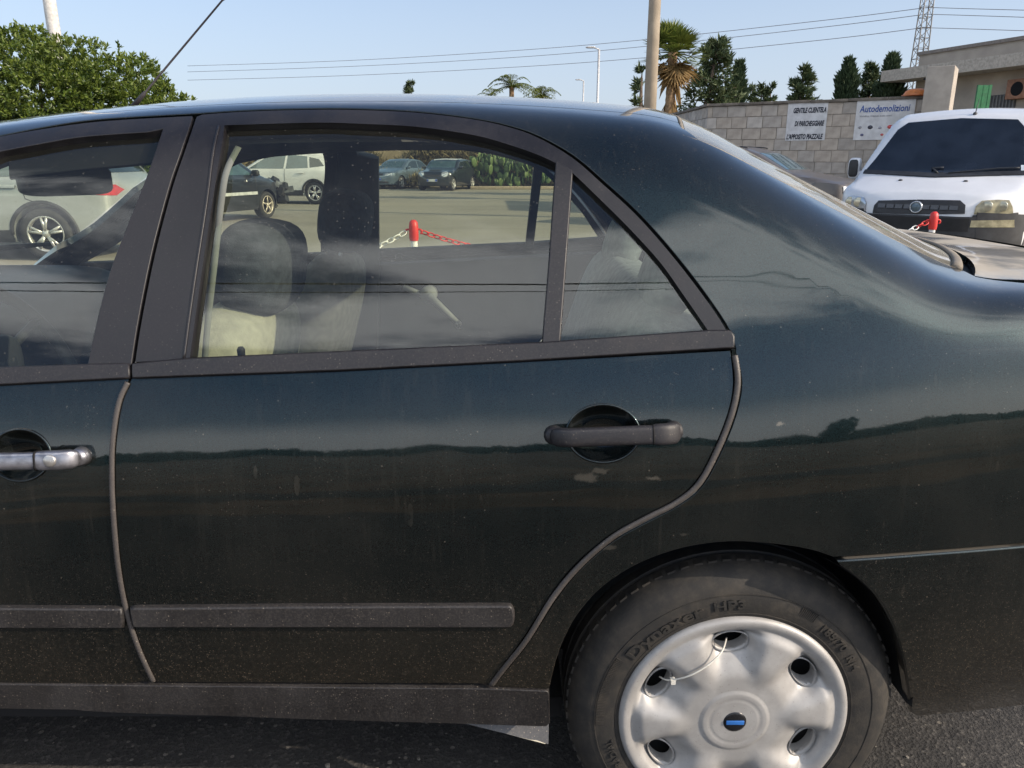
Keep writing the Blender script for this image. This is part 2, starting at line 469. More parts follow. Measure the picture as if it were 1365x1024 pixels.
def hit(px, py):
    if (px, py) in _HC: return _HC[(px, py)].copy()
    d = raydir(px, py); P = CAM[None] + _HT[:, None] * d[None]
    f = FF(P[:, 0], P[:, 1], P[:, 2]); k = int(np.argmax(f > 0))
    if f[k] <= 0:
        k = int(np.argmax(f)); return P[k]
    a, b = _HT[k - 1], _HT[k]
    for _ in range(3):
        ts = np.linspace(a, b, 24); P = CAM[None] + ts[:, None] * d[None]; f = FF(P[:, 0], P[:, 1], P[:, 2]); k = max(1, int(np.argmax(f > 0))); a, b = ts[k - 1], ts[k]
    _HC[(px, py)] = CAM + b * d
    return CAM + b * d
ZP = 0.80; TH = 0.85                            # pivot line of the (x, angle) map of the surface
def xt_of(P): return np.array([P[0], math.atan2(P[2] - ZP, YC - P[1]) * TH])
def surf(q):
    q = np.atleast_2d(q); x = q[:, 0]; c, s = np.cos(q[:, 1] / TH), np.sin(q[:, 1] / TH)
    rs = np.linspace(0.1, 1.35, 120); F_ = FF(x[:, None], YC - rs[None] * c[:, None], ZP + rs[None] * s[:, None])
    k = np.argmax(F_ < 0, axis=1); k = np.where(F_[np.arange(len(x)), k] < 0, k, len(rs) - 1); k = np.maximum(k, 1)
    a, b = rs[k - 1].copy(), rs[k].copy()
    for _ in range(28):
        m = 0.5 * (a + b); f = FF(x, YC - m * c, ZP + m * s); a = np.where(f > 0, m, a); b = np.where(f > 0, b, m)
    return np.stack([x, YC - a * c, ZP + a * s], 1)
def nrm_of(P):
    e = 1.5e-3; P = np.atleast_2d(P); g = np.zeros_like(P)
    for i in range(3):
        d = np.zeros(3); d[i] = e
        A, B = P + d, P - d
        g[:, i] = FF(A[:, 0], A[:, 1], A[:, 2]) - FF(B[:, 0], B[:, 1], B[:, 2])
    g = -g; return g / (np.linalg.norm(g, axis=1, keepdims=True) + 1e-12)
def PX(*pts): return [xt_of(hit(*p)) for p in pts]            # picture points on the car -> (x, angle)
def XZ(*pts):                                                 # side-view points (x, z) on the flank -> (x, angle)
    return [np.array([x, math.atan2(z - ZP, YC - float(yside(np.array(x), np.array(z)))) * TH]) for (x, z) in pts]
def XY(*pts):                                                 # top-view points (x, Y)
    return [np.array([x, math.atan2(float(ztop(np.array(x), np.array(y))) - 0.006 - ZP, YC - y) * TH]) for (x, y) in pts]
def smooth_px(pts, n=6): return [tuple(p) for p in catmull(pts, n)]

def panel(name, outline, m, parent=None, off=0.0, flange=0.014, step=0.022, holes=(), mirror=False, both=False, cham=0.0016, warp=None, keepmirror=None):
    """a sheet of the body surface inside the outline, with a small rounded return edge"""
    ol = densify(outline, step * 0.8); hs = [densify(h, step * 0.8) for h in holes]
    # drop doubled points
    def clean(r):
        o = [r[0]]
        for p in r[1:]:
            if np.linalg.norm(p - o[-1]) > 1e-4: o.append(p)
        if np.linalg.norm(o[0] - o[-1]) < 1e-4: o.pop()
        return o
    ol = clean(ol); hs = [clean(h) for h in hs]
    Q, T, loops = trisheet(ol, step, hs)
    P = surf(Q); Nn = nrm_of(P)
    if both:                                     # sheet crosses the middle of the car: fold angle > 90 deg handled by mirroring
        pass
    P = P + Nn * (off if np.isscalar(off) else off(P)[:, None])
    if warp is not None: P = warp(P, Nn)
    tri = []
    for t in T:
        a, b, c = P[t[0]], P[t[1]], P[t[2]]
        if np.dot(np.cross(b - a, c - a), Nn[t[0]]) < 0: t = (t[0], t[2], t[1])
        tri.append(tuple(int(i) for i in t))
    V = list(P); NV = list(Nn); Fc = list(tri)
    if flange > 0:
        for li, lp in enumerate(loops):
            n = len(lp); b0 = len(V)
            for i in range(n):
                p = P[lp[i]]; t = P[lp[(i + 1) % n]] - P[lp[i - 1]]; t /= np.linalg.norm(t) + 1e-12
                o = np.cross(t, Nn[lp[i]]); o /= np.linalg.norm(o) + 1e-12
                # decide outwards with the 2-D polygon
                q = Q[lp[i]]; tq = Q[lp[(i + 1) % n]] - Q[lp[i - 1]]
                V += [p, p + o * 0 - Nn[lp[i]] * cham, p - Nn[lp[i]] * (cham + flange)]
                NV += [Nn[lp[i]], o, o]
                V[b0 + 3 * i + 1] = p - Nn[lp[i]] * cham
            area = sum(Q[lp[i]][0] * Q[lp[(i + 1) % n]][1] - Q[lp[(i + 1) % n]][0] * Q[lp[i]][1] for i in range(n))
            sgn = None
            for i in range(n):                   # orient the returns away from the sheet
                j = (i + 1) % n
                for a_, b_ in ((0, 1), (1, 2)):
                    Fc.append((b0 + 3 * i + a_, b0 + 3 * i + b_, b0 + 3 * j + b_, b0 + 3 * j + a_))
            # outward direction test on the first edge
            i = 0; mid = Q[lp[0]]; tq = Q[lp[1]] - Q[lp[-1]]; nq = np.array([tq[1], -tq[0]]); nq /= np.linalg.norm(nq) + 1e-12
            outp = surf(mid + nq * 1e-3)[0] - surf(mid)[0]
            ins = inside(np.array(ol), np.array([mid + nq * 1e-3]))[0]
            for h in hs: ins = ins and not inside(np.array(h), np.array([mid + nq * 1e-3]))[0]
            want = -outp if ins else outp
            fl = 1.0 if np.dot(NV[b0 + 1], want) > 0 else -1.0
            for i in range(n):
                o = NV[b0 + 3 * i + 1] * fl
                V[b0 + 3 * i + 1] = V[b0 + 3 * i + 1] + o * cham
                V[b0 + 3 * i + 2] = V[b0 + 3 * i + 2] + o * cham
                NV[b0 + 3 * i + 1] = o; NV[b0 + 3 * i + 2] = o
                NV[b0 + 3 * i] = (NV[b0 + 3 * i] + 0.25 * o) / np.linalg.norm(NV[b0 + 3 * i] + 0.25 * o)
    V = np.array(V); NV = np.array(NV)
    # face orientation follows the vertex normals
    Fo = []
    for f in Fc:
        a, b, c = V[f[0]], V[f[1]], V[f[2]]
        nn = np.cross(b - a, c - a)
        if np.linalg.norm(nn) < 1e-12 and len(f) == 4: nn = np.cross(V[f[2]] - V[f[0]], V[f[3]] - V[f[0]])
        Fo.append(f if np.dot(nn, NV[f[1]]) >= 0 else tuple(reversed(f)))
    if mirror:
        V = V.copy(); NV = NV.copy(); V[:, 1] = 2 * YC - V[:, 1]; NV[:, 1] *= -1
        Fo = [tuple(reversed(f)) for f in Fo]
    me = bpy.data.meshes.new(name); me.from_pydata([tuple(v) for v in V], [], Fo)
    me.polygons.foreach_set('use_smooth', [True] * len(Fo))
    me.normals_split_custom_set_from_vertices([tuple(n) for n in NV])
    o = link(name, me, m, parent)
    return o
def on(px, py, off=0.0):
    P = hit(px, py); return P + nrm_of(P)[0] * off
def strip(name, pts_px, r, m, parent, off=0.002, n=8, flat=0.5, steps=8, ribs=0.0, mirror=False):
    q = catmull([xt_of(hit(*p)) for p in pts_px], steps)
    if ribs: q = densify(q, ribs, False)
    P = surf(np.array(q)); Nn = nrm_of(P); P = P + Nn * off
    rs = [r * (1.0 if (not ribs or i % 2) else 0.86) for i in range(len(P))]
    mb = MB(); mb.tube(P, rs, n, True, flat, Nn)
    if mirror: mb.v = [(a, 2 * YC - b, c) for a, b, c in mb.v]
    return mb.build(name, m, parent)
def cushion(mb, c, h, e=3.0, M=None, n=14):
    """rounded block (superellipsoid)"""
    c = np.array(c, float); h = np.array(h, float); vs = []; fs = []
    def sg(v, p): return math.copysign(abs(v) ** p, v)
    p = 2.0 / e
    for i in range(n + 1):
        a = -math.pi / 2 + math.pi * i / n
        for k in range(2 * n):
            b = 2 * math.pi * k / (2 * n)
            q = Vector((h[0] * sg(math.cos(a), p) * sg(math.cos(b), p), h[1] * sg(math.cos(a), p) * sg(math.sin(b), p), h[2] * sg(math.sin(a), p)))
            if M is not None: q = M @ q
            vs.append(np.array(q) + c)
    w = 2 * n
    for i in range(n):
        for k in range(w): fs.append((i * w + k, i * w + (k + 1) % w, (i + 1) * w + (k + 1) % w, (i + 1) * w + k))
    mb.add(vs, fs, True); return mb

car = empty('parked_sedan', (0, YC, 0))
car.location = (0, 0, 0)
tag(car, 'dusty dark green sedan close to the viewer, its left rear side filling the picture', 'car')

# outlines in picture points -------------------------------------------------
ARC_OUT = smooth_px([(258, 156), (330, 151), (420, 148.5), (480, 149), (556, 152.5), (632, 161.5), (678, 171.5), (716, 185), (762, 211.5), (804, 247.5), (846, 286), (884, 328), (918, 370), (949, 412), (968, 442), (975, 462)], 4)
ARC_IN = smooth_px([(300, 169), (420, 165.5), (480, 167), (556, 171), (632, 182), (678, 194.5), (716, 207.5), (743, 220), (762, 231), (804, 271), (842, 309), (880, 351), (910, 393), (944, 442)], 4)
SEAM = smooth_px([(260, 158), (244, 205), (228, 252), (205, 340), (187, 430), (178, 488)], 4)
GAP = 3.0
B_REAR = [(x + GAP, y) for x, y in SEAM]                # leading edge of the rear door frame
B_FRONT = [(x - GAP, y) for x, y in SEAM]
GL_L = smooth_px([(301, 169), (286, 258), (269, 370), (254, 479)], 4)

def rear_door(mirror=False):
    mk = dict(mirror=mirror)
    front_edge = smooth_px([(176, 505), (163, 538), (155, 590), (154, 640), (157, 700), (163, 760), (173, 812), (188, 860), (209, 909)], 3)
    rear_edge = smooth_px([(652, 911), (668, 889), (698, 849), (733, 793), (768, 750), (813, 712), (858, 687), (897, 667), (926, 643), (950, 600), (970, 550), (977, 510), (973, 468)], 3)
    top = [(973, 467), (700, 483), (450, 496), (176, 506)]
    cup = PX(*[(804 + 48 * math.cos(a), 578 + 38 * math.sin(a)) for a in np.linspace(0, 2 * math.pi, 28, endpoint=False)])
    door = panel('rear_door', PX(*(front_edge + rear_edge + top[1:-1])), PAINT, car, holes=[cup], step=0.020, flange=0.02, **mk)
    panel('window_frame', PX(*(B_REAR[::-1] + ARC_OUT[1:] + [(944, 443)] + ARC_IN[::-1] + GL_L[1:] + [(181, 483)])), TRIM2, door, off=0.003, flange=0.03, step=0.012, **mk)
    panel('belt_moulding', PX((180, 487), (254, 480), (500, 469), (724, 459), (945, 443), (972, 443), (976, 450), (976, 463), (700, 480), (450, 493), (180, 503)), TRIM, door, off=0.008, flange=0.012, step=0.012, cham=0.003, **mk)
    panel('window_divider', PX(*([(742, 217), (762, 229)] + [(753, 350), (745, 457)] + [(724, 459), (733, 350)])), TRIM, door, off=0.004, flange=0.02, step=0.012, cham=0.0025, **mk)
    if not mirror:
        strip('pillar_rib', [(293, 170), (278, 258), (261, 370), (246, 480)], 0.0022, TRIM, door, off=0.004)
    gm = GLASSF if mirror else GLASS
    panel('window_glass', PX(*([(303, 166)] + ARC_IN[1:28] + [(746, 224), (727, 463), (500, 473), (251, 484)] + GL_L[::-1][1:-1])), gm, door, off=-0.010, flange=0, step=0.03, **mk)
    panel('quarter_glass', PX(*([(752, 222)] + ARC_IN[32:-1] + [(948, 447), (739, 462)])), gm, door, off=-0.008, flange=0, step=0.03, **mk)
    if mirror:
        panel('door_card', PX(*(front_edge + rear_edge + [(973, 462), (700, 476), (450, 488), (176, 500)])), DARKIN, door, off=-0.055, flange=0.02, step=0.04, mirror=True)
        return door
    # rubbing strip
    ts = [(178, 809), (400, 807), (672, 806)] + [(678 + 5 * math.sin(t), 818.5 - 12.5 * math.cos(t)) for t in np.linspace(0.2, math.pi - 0.2, 7)] + [(672, 831), (400, 831), (182, 831)]
    panel('side_moulding', PX(*ts), SILLM, door, off=0.010, flange=0.010, step=0.010, cham=0.004)
    strip('door_edge_strip', [(979, 474), (983, 510), (975, 552), (955, 602), (930, 646), (899, 671), (860, 691), (816, 716), (772, 754), (737, 796), (702, 852), (671, 891), (655, 912)], 0.0055, STRIP, door, off=0.002, ribs=0.003, flat=0.7)
    # handle
    mb = MB()
    cen = hit(804, 578); nn = nrm_of(cen)[0]
    nr, na = 8, 40
    ring = np.array([PX((804 + 48.6 * math.cos(a), 578 + 38.6 * math.sin(a)))[0] for a in np.linspace(0, 2 * math.pi, na, endpoint=False)])
    cq = xt_of(cen); vs = []; fs = []
    for i in range(nr + 1):
        u = i / nr; q = cq + (ring - cq) * (1 - u)[...] if False else cq + (ring - cq) * (1.0 - u * 0.999)
        P = surf(q); dep = 0.036 * (1 - (1 - u) ** 2.6) + 0.0005
        vs += list(P - nrm_of(P) * dep)
    for i in range(nr):
        for k in range(na): fs.append((i * na + k, i * na + (k + 1) % na, (i + 1) * na + (k + 1) % na, (i + 1) * na + k))
    mb.add(vs, fs, True); mb.build('handle_cup', PAINT, door)
    Pq = surf(np.vstack([ring, ring[:2]])); rim = MB(); rim.tube(Pq + nrm_of(Pq) * 0.0006, 0.0022, 8, False, 0.8, nrm_of(Pq)); rim.build('handle_cup_rim', PAINT, door)
    def handle(p0, p1, m, split, name='door_handle'):
        h = []; rs = []; ups = []
        K = 36
        for i in range(K + 1):
            u = i / K; px = p0[0] + (p1[0] - p0[0]) * u; py = p0[1] + (p1[1] - p0[1]) * u
            e = min(1, min(u, 1 - u) / 0.16); lift = 0.014 + 0.021 * math.sin(min(1, e) * math.pi / 2)
            P = hit(px, py); nv = nrm_of(P)[0]
            h.append(P + nv * lift); ups.append(nv); rr = 0.0150 * (0.25 + 0.75 * min(1, (min(u, 1 - u) / 0.05) ** 0.5)) * (1.0 + (0.12 if u > split else 0.0)); rs.append(rr)
        mb = MB(); mb.tube(h, rs, 24, True, 0.60, ups, 3.6)
        s = int(split * K)
        for u in (0.03, 0.965):                 # feet on the door
            px = p0[0] + (p1[0] - p0[0]) * u; py = p0[1] + (p1[1] - p0[1]) * u
            P = hit(px, py); nv = nrm_of(P)[0]
            mb.tube([P - nv * 0.002, P + nv * 0.006, P + nv * 0.018], [0.017, 0.015, 0.013], 14, True)
        o = mb.build(name, m, door)
        g = MB(); P = np.array(h[s]); t = np.array(h[s + 1]) - np.array(h[s - 1]); t /= np.linalg.norm(t)
        g.tube([P - t * 0.0012, P + t * 0.0012], rs[s] * 1.02, 24, True, 0.62, ups[s], 3.6); g.build('handle_joint', RUBBER, door)
        return o
    handle((733, 580), (903, 574), TRIM, 0.80)
    # lock pin on the sill
    mb = MB(); p = on(312, 476, -0.035); mb.tube([p, p + np.array([0, 0, 0.018]), p + np.array([0, 0, 0.023])], [0.006, 0.007, 0.004], 10); mb.build('lock_pin', RUBBER, door)
    return door

def front_door(mirror=False):
    mk = dict(mirror=mirror)
    edge = smooth_px([(172, 505), (158, 538), (149, 590), (148, 640), (151, 700), (157, 760), (167, 812), (182, 860), (203, 907)], 3)
    ex = XZ((-1.02, 0.330), (-1.62, 0.330), (-1.66, 0.60), (-1.62, 0.855))
    cup = PX(*[(27 + 40 * math.cos(a), 607 + 34 * math.sin(a)) for a in np.linspace(0, 2 * math.pi, 28, endpoint=False)])
    door = panel('front_door', PX(*edge) + ex + PX((0, 512), (100, 509)), PAINT, car, holes=[cup], step=0.022, flange=0.02, **mk)
    glin = smooth_px([(219, 173), (198, 235), (176, 290), (148, 365), (130, 434), (119, 486)], 4)   # trailing edge of the front opening
    topo = smooth_px([(256, 157), (137, 164), (60, 174), (2, 184)], 4)
    topi = smooth_px([(217, 176), (117, 183), (60, 192), (2, 203)], 4)
    # frame: B pillar plate + top channel
    xo = XZ((-1.20, 1.17))
    xi = XZ((-1.19, 1.13))
    pil = XZ((-1.70, 0.90)); pil_i = XZ((-1.58, 0.905))
    panel('window_frame', PX(*(B_FRONT[1:] + [(119, 487)] + glin[::-1])) + PX(*topi[1:]) + xi + pil_i + pil + xo + PX(*topo[::-1]), TRIM2, door, off=0.003, flange=0.03, step=0.014, **mk)
    panel('belt_moulding', PX((173, 487), (119, 488), (2, 492)) + pil_i + pil + XZ((-1.66, 0.868)) + PX((2, 512), (174, 503)), TRIM, door, off=0.008, flange=0.012, step=0.014, cham=0.003, **mk)
    gm = GLASSF if mirror else GLASS
    panel('window_glass', PX((222, 172), (198, 240), (150, 366), (117, 490), (2, 496)) + XZ((-1.60, 0.895)) + [xi[0] + np.array([-0.02, 0.012])] + PX((2, 200), (117, 180)), gm, door, off=-0.010, flange=0, step=0.03, **mk)
    if mirror:
        panel('door_card', PX(*edge) + ex + PX((0, 500), (176, 498)), DARKIN, door, off=-0.055, flange=0.02, step=0.05, mirror=True)
        return door
    panel('glass_channel', PX((222, 171), (117, 180), (2, 200)) + PX((2, 226), (100, 214), (206, 204)), RUBBER, door, off=-0.022, flange=0.004, step=0.012)
    panel('side_moulding', PX((165, 832), (163, 810), (2, 809)) + XZ((-1.58, 0.425), (-1.58, 0.395)) + PX((2, 832)), SILLM, door, off=0.010, flange=0.010, step=0.014, cham=0.004)
    strip('door_edge_strip', [(171, 510), (159, 538), (151, 590), (150, 640), (153, 700), (159, 760), (169, 812), (184, 860), (205, 907)], 0.0050, STRIP, door, off=0.002, ribs=0.003, flat=0.7)
    mb = MB(); cen = hit(27, 607); cq = xt_of(cen); na, nr = 40, 8; vs = []; fs = []
    ring = np.array([PX((27 + 40.6 * math.cos(a), 607 + 34.6 * math.sin(a)))[0] for a in np.linspace(0, 2 * math.pi, na, endpoint=False)])
    for i in range(nr + 1):
        u = i / nr; P = surf(cq + (ring - cq) * (1 - u * 0.999)); vs += list(P - nrm_of(P) * (0.036 * (1 - (1 - u) ** 2.6) + 0.0005))
    for i in range(nr):
        for k in range(na): fs.append((i * na + k, i * na + (k + 1) % na, (i + 1) * na + (k + 1) % na, (i + 1) * na + k))
    mb.add(vs, fs, True); mb.build('handle_cup', PAINT, door)
    Pq = surf(np.vstack([ring, ring[:2]])); rim = MB(); rim.tube(Pq + nrm_of(Pq) * 0.0006, 0.0022, 8, False, 0.8, nrm_of(Pq)); rim.build('handle_cup_rim', PAINT, door)
    h = []; rs = []; ups = []; K = 36
    for i in range(K + 1):
        u = i / K; px = -58 + 174 * u; py = 612 - 4 * u
        e = min(1, min(u, 1 - u) / 0.16); lift = 0.014 + 0.021 * math.sin(e * math.pi / 2)
        P = hit(px, py); nv = nrm_of(P)[0]; h.append(P + nv * lift); ups.append(nv)
        rs.append(0.0140 * (0.25 + 0.75 * min(1, (min(u, 1 - u) / 0.05) ** 0.5)) * (1.12 if u > 0.74 else 1.0))
    mb = MB(); mb.tube(h, rs, 24, True, 0.60, ups, 3.6)
    for u in (0.03, 0.96):
        P = hit(-58 + 174 * u, 612 - 4 * u); nv = nrm_of(P)[0]; mb.tube([P - nv * 0.002, P + nv * 0.006, P + nv * 0.018], [0.017, 0.015, 0.013], 14)
    mb.build('door_handle', CHROME, door)
    g = MB(); s = int(0.745 * K); P = np.array(h[s]); t = np.array(h[s + 1]) - np.array(h[s - 1]); t /= np.linalg.norm(t)
    g.tube([P - t * 0.0012, P + t * 0.0012], rs[s] * 1.14, 24, True, 0.62, ups[s], 3.6); g.build('handle_joint', RUBBER, door)
    P = hit(88, 608); nv = nrm_of(P)[0]; g = MB(); g.tube([P + nv * 0.03, P + nv * 0.0455, P + nv * 0.0465], [0.0098, 0.0098, 0.0085], 20); 
    g.build('key_lock', plain('lock_barrel_metal', (0.55, 0.53, 0.5), 0.35, 0.8), door)
    return door

RD = rear_door(); FD = front_door()
tag(RD, None); rear_door(True); front_door(True)

# side of the body behind the doors, with the roof rail, C pillar and wheel arch
ARCH = smooth_px([(731, 918), (738, 888), (748, 858), (768, 820), (802, 782), (852, 750), (912, 729), (975, 721), (1040, 725), (1085, 733), (1112, 742)], 4)
def side_panel(mirror=False):
    ys = 1.53
    seam = XY(*[(x, ys) for x in (gx0(ys) - 0.004, 0.2, 0.0, -0.3, -0.6, -0.9, -1.05)])
    glass_edge = XY((gx0(1.48), 1.48), (gx0(1.44) + 0.03, 1.432)) + XY(*[(x, 1.427) for x in (0.40, 0.48, 0.56, 0.65, 0.72)]) + XY((gx1(1.43) + 0.012, 1.43))
    boot_edge = XY((0.835, 1.395), (0.92, 1.36), (1.05, 1.34), (1.20, 1.345))
    ol = PX(*ARCH) + PX((1200, 736), (1364, 723)) + XZ((1.10, 0.66), (1.28, 0.68), (1.30, 0.9)) + boot_edge[::-1] + glass_edge[::-1] + seam
    ol += XZ((-1.09, 1.245))
    low = smooth_px([(2, 180), (70, 167), (137, 158), (258, 151), (330, 146.5), (420, 144), (480, 144.5), (556, 148), (632, 157), (680, 167), (719, 180.5), (766, 207), (808, 243), (850, 281.5), (888.5, 324), (923, 366.5), (954, 409), (974, 441), (982, 466)], 3)
    ol += PX(*low)
    ol += PX(*smooth_px([(982, 470), (990, 510), (982, 554), (962, 604), (937, 649), (905, 675), (865, 696), (820, 721), (777, 758), (742, 800), (707, 855), (676, 894), (658, 915)], 3))
    return panel('quarter_panel', ol, PAINT, car, step=0.022, flange=0.022, mirror=mirror)
side_panel(); side_panel(True)

# ------------------------------------------------------------------ roof, glass, boot, ends
def topsheet(name, fn, nu, nv, m, off=0.0, skirt=0.012, parent=car):
    """sheet over the whole width; fn(u, v) -> (x, Y), v runs from the near to the far side"""
    us, vs_ = np.linspace(0, 1, nu + 1), np.linspace(0, 1, nv + 1)
    Q = []; far = []
    for u in us:
        for v in vs_:
            x, Y = fn(u, v); f = Y > YC; far.append(f); Q.append(XY((x, 2 * YC - Y if f else Y))[0])
    far = np.array(far); P = surf(np.array(Q)); Nn = nrm_of(P)
    P = P + Nn * off
    P[far, 1] = 2 * YC - P[far, 1]; Nn[far, 1] *= -1
    w = nv + 1; F_ = [(i * w + j, i * w + j + 1, (i + 1) * w + j + 1, (i + 1) * w + j) for i in range(nu) for j in range(nv)]
    V = list(P); NV = list(Nn)
    loop = [j for j in range(w)] + [i * w + nv for i in range(1, nu + 1)] + [nu * w + j for j in range(nv - 1, -1, -1)] + [i * w for i in range(nu - 1, 0, -1)]
    if skirt:
        b = len(V); c = P.mean(0)
        for k in loop:
            o = P[k] - c; o[2] = 0; o /= np.linalg.norm(o)
            V += [P[k] + o * 0.001 - Nn[k] * 0.001, P[k] + o * 0.001 - Nn[k] * skirt]; NV += [o, o]
        n = len(loop)
        for i in range(n):
            j = (i + 1) % n
            F_.append((loop[i], b + 2 * i, b + 2 * j, loop[j])); F_.append((b + 2 * i, b + 2 * i + 1, b + 2 * j + 1, b + 2 * j))
    V = np.array(V); NV = np.array(NV); Fo = []
    for f in F_:
        nn = np.cross(V[f[1]] - V[f[0]], V[f[2]] - V[f[0]]); Fo.append(f if np.dot(nn, NV[f[1]]) >= 0 else tuple(reversed(f)))
    me = bpy.data.meshes.new(name); me.from_pydata([tuple(v) for v in V], [], Fo)
    me.polygons.foreach_set('use_smooth', [True] * len(Fo)); me.normals_split_custom_set_from_vertices([tuple(n) for n in NV])
    return link(name, me, m, parent)
w2 = lambda Y: ((Y - YC) / 0.62) ** 2
def lerp(a, b, t): return a + (b - a) * t
ya, yb = 1.535, 2 * YC - 1.535
ROOF = topsheet('roof', lambda u, v: (lerp(-1.19 + 0.20 * w2(lerp(ya, yb, v)), gx0(lerp(ya, yb, v)) - 0.004, u), lerp(ya, yb, v)), 40, 28, PAINT)
topsheet('headliner', lambda u, v: (lerp(-1.10 + 0.2 * w2(lerp(1.45, 2.59, v)), gx0(lerp(1.45, 2.59, v)) - 0.02, u), lerp(1.45, 2.59, v)), 16, 14, LINER, off=-0.035, skirt=0.02)
g0, g1 = 1.432, 2 * YC - 1.432
RW = topsheet('rear_window', lambda u, v: (lerp(gx0(lerp(g0, g1, v)) + 0.008, gx1(lerp(g0, g1, v)) - 0.005, u), lerp(g0, g1, v)), 30, 26, GLASSR, off=-0.002, skirt=0)
# dusty rubber seal round the rear window
SEAL = trim_material('dusty_rear_seal', (0.22, 0.19, 0.15), 0.8, 0.5)
def top_path(fn, n, off):
    Q = []; far = []
    for t in np.linspace(0, 1, n):
        x, Y = fn(t); f = Y > YC; far.append(f); Q.append(XY((x, 2 * YC - Y if f else Y))[0])
    far = np.array(far); P = surf(np.array(Q)); Nn = nrm_of(P); P = P + Nn * off
    P[far, 1] = 2 * YC - P[far, 1]; Nn[far, 1] *= -1
    return P, Nn
mb = MB()
P1, N1 = top_path(lambda t: (gx0(lerp(g0, g1, t)) + 0.003, lerp(g0, g1, t)), 30, -0.002); mb.tube(P1, 0.004, 8, True, 0.5, N1)
P2, N2 = top_path(lambda t: (gx1(lerp(g0, g1, t)), lerp(g0, g1, t)), 30, 0.001); mb.tube(P2, 0.010, 8, True, 0.5, N2)
for side in (0, 1):
    Y0 = g0 if side == 0 else g1
    P3, N3 = top_path(lambda t: (lerp(gx0(Y0) + 0.003, gx1(Y0), t), Y0), 24, -0.001); mb.tube(P3, 0.0022, 8, True, 0.5, N3)
mb.build('rear_window_seal', SEAL, car)
t0, t1 = 1.405, 2 * YC - 1.405
topsheet('boot_lid', lambda u, v: (lerp(gx1(lerp(t0, t1, v)) + 0.035, 1.235, u), lerp(t0, t1, v)), 24, 28, PAINT_BOOT)
topsheet('boot_gutter', lambda u, v: (lerp(gx1(lerp(1.40, 2.64, v)) - 0.02, gx1(lerp(1.40, 2.64, v)) + 0.06, u), lerp(1.40, 2.64, v)), 6, 28, RUBBER, off=-0.016, skirt=0)
WS = topsheet('windscreen', lambda u, v: (lerp(-1.70 + 0.2 * w2(lerp(g0, g1, v)), -1.215 + 0.2 * w2(lerp(g0, g1, v)), u), lerp(g0, g1, v)), 24, 24, GLASSF, off=-0.002, skirt=0)
topsheet('bonnet', lambda u, v: (lerp(-2.95, -1.75 + 0.2 * w2(lerp(1.42, 2.62, v)), u), lerp(1.42, 2.62, v)), 24, 20, PAINT)
# boot end: flat panel closing the section
for xx, nm, sgn in ((1.295, 'boot_end_panel', 1), (-2.97, 'nose_panel', -1)):
    th = np.linspace(-0.60, math.pi / 2, 34) * TH
    P = surf(np.stack([np.full(34, xx), th], 1)); P2 = P[::-1].copy(); P2[:, 1] = 2 * YC - P2[:, 1]
    ring = np.vstack([P, P2[1:]]); inner = ring.copy(); c = np.array([xx, YC, 0.62])
    inner = c + (ring - c) * 0.9; inner[:, 0] += 0.03 * sgn
    mb = MB(); n = len(ring)
    mb.add(list(ring) + list(inner) + [c + np.array([0.04 * sgn, 0, 0])], [(i, i + 1, n + i + 1, n + i) for i in range(n - 1)] + [(n + i, n + i + 1, 2 * n) for i in range(n - 1)] + [(0, n, 2 * n - 1, n - 1), (n, 2 * n, 2 * n - 1)], True)
    mb.build(nm, PAINT, car)
# front wing, A pillar
def wing(mirror):
    arc = [(-2.14 + 0.335 * math.cos(t), 0.30 + 0.33 * math.sin(t)) for t in np.linspace(0.15, math.pi - 0.1, 22)]
    panel('front_wing', XZ(*([(-1.665, 0.33)] + arc + [(-2.55, 0.33), (-2.95, 0.36), (-2.95, 0.80), (-2.4, 0.845), (-2.0, 0.865), (-1.66, 0.862), (-1.70, 0.6)])), PAINT, car, step=0.04, flange=0.02, mirror=mirror)
    top = XY((-1.01, 1.45)) + XY((-1.25, 1.43), (-1.40, 1.42), (-1.51, 1.42))
    panel('front_pillar', top + XZ((-1.78, 0.875), (-1.72, 0.875)) + XZ((-1.115, 1.225)), PAINT, car, step=0.03, flange=0.02, mirror=mirror)
wing(False); wing(True)

# sill, bumper, mud flap, floor
def bulge(P): return 0.004 + 0.016 * np.clip(1 - ((P[:, 2] - 0.262) / 0.050) ** 2, 0, 1) ** 0.5
def sill(mirror=False):
    o = panel('sill', PX((2, 911), (330, 914), (650, 917), (729, 920), (731, 924), (731, 952), (727, 955), (600, 952), (300, 946), (2, 942)) + XZ((-1.70, 0.235), (-1.70, 0.315)), SILLM, car, off=bulge, flange=0.03, step=0.012, mirror=mirror)
    return o
sill(); sill(True)
def bumper(mirror=False):
    o = panel('rear_bumper', PX(*smooth_px([(1116, 747), (1140, 764), (1167, 790), (1190, 830), (1203, 870), (1209, 905)], 3)) + PX((1212, 930), (1214, 946), (1222, 950), (1290, 944), (1364, 935)) + XZ((1.05, 0.325), (1.28, 0.34), (1.28, 0.66), (1.10, 0.645)) + PX((1364, 728), (1240, 738)), PAINT, car, off=0.006, flange=0.02, step=0.022, mirror=mirror, cham=0.004)
bumper(); bumper(True)
MUD = trim_material('mud_flap_rubber', (0.10, 0.10, 0.105), 0.6, 0.5)
mb = MB()
a, b_, c_, d_ = at(560, 950, 1.225), at(731, 992, 1.20), at(732, 944, 1.225), at(600, 944, 1.24)
k = np.array([0, 0.012, 0])
mb.add([a, b_, c_, d_, a + k, b_ + k, c_ + k, d_ + k], [(0, 1, 2, 3), (4, 7, 6, 5), (0, 4, 5, 1), (1, 5, 6, 2), (2, 6, 7, 3), (3, 7, 4, 0)])
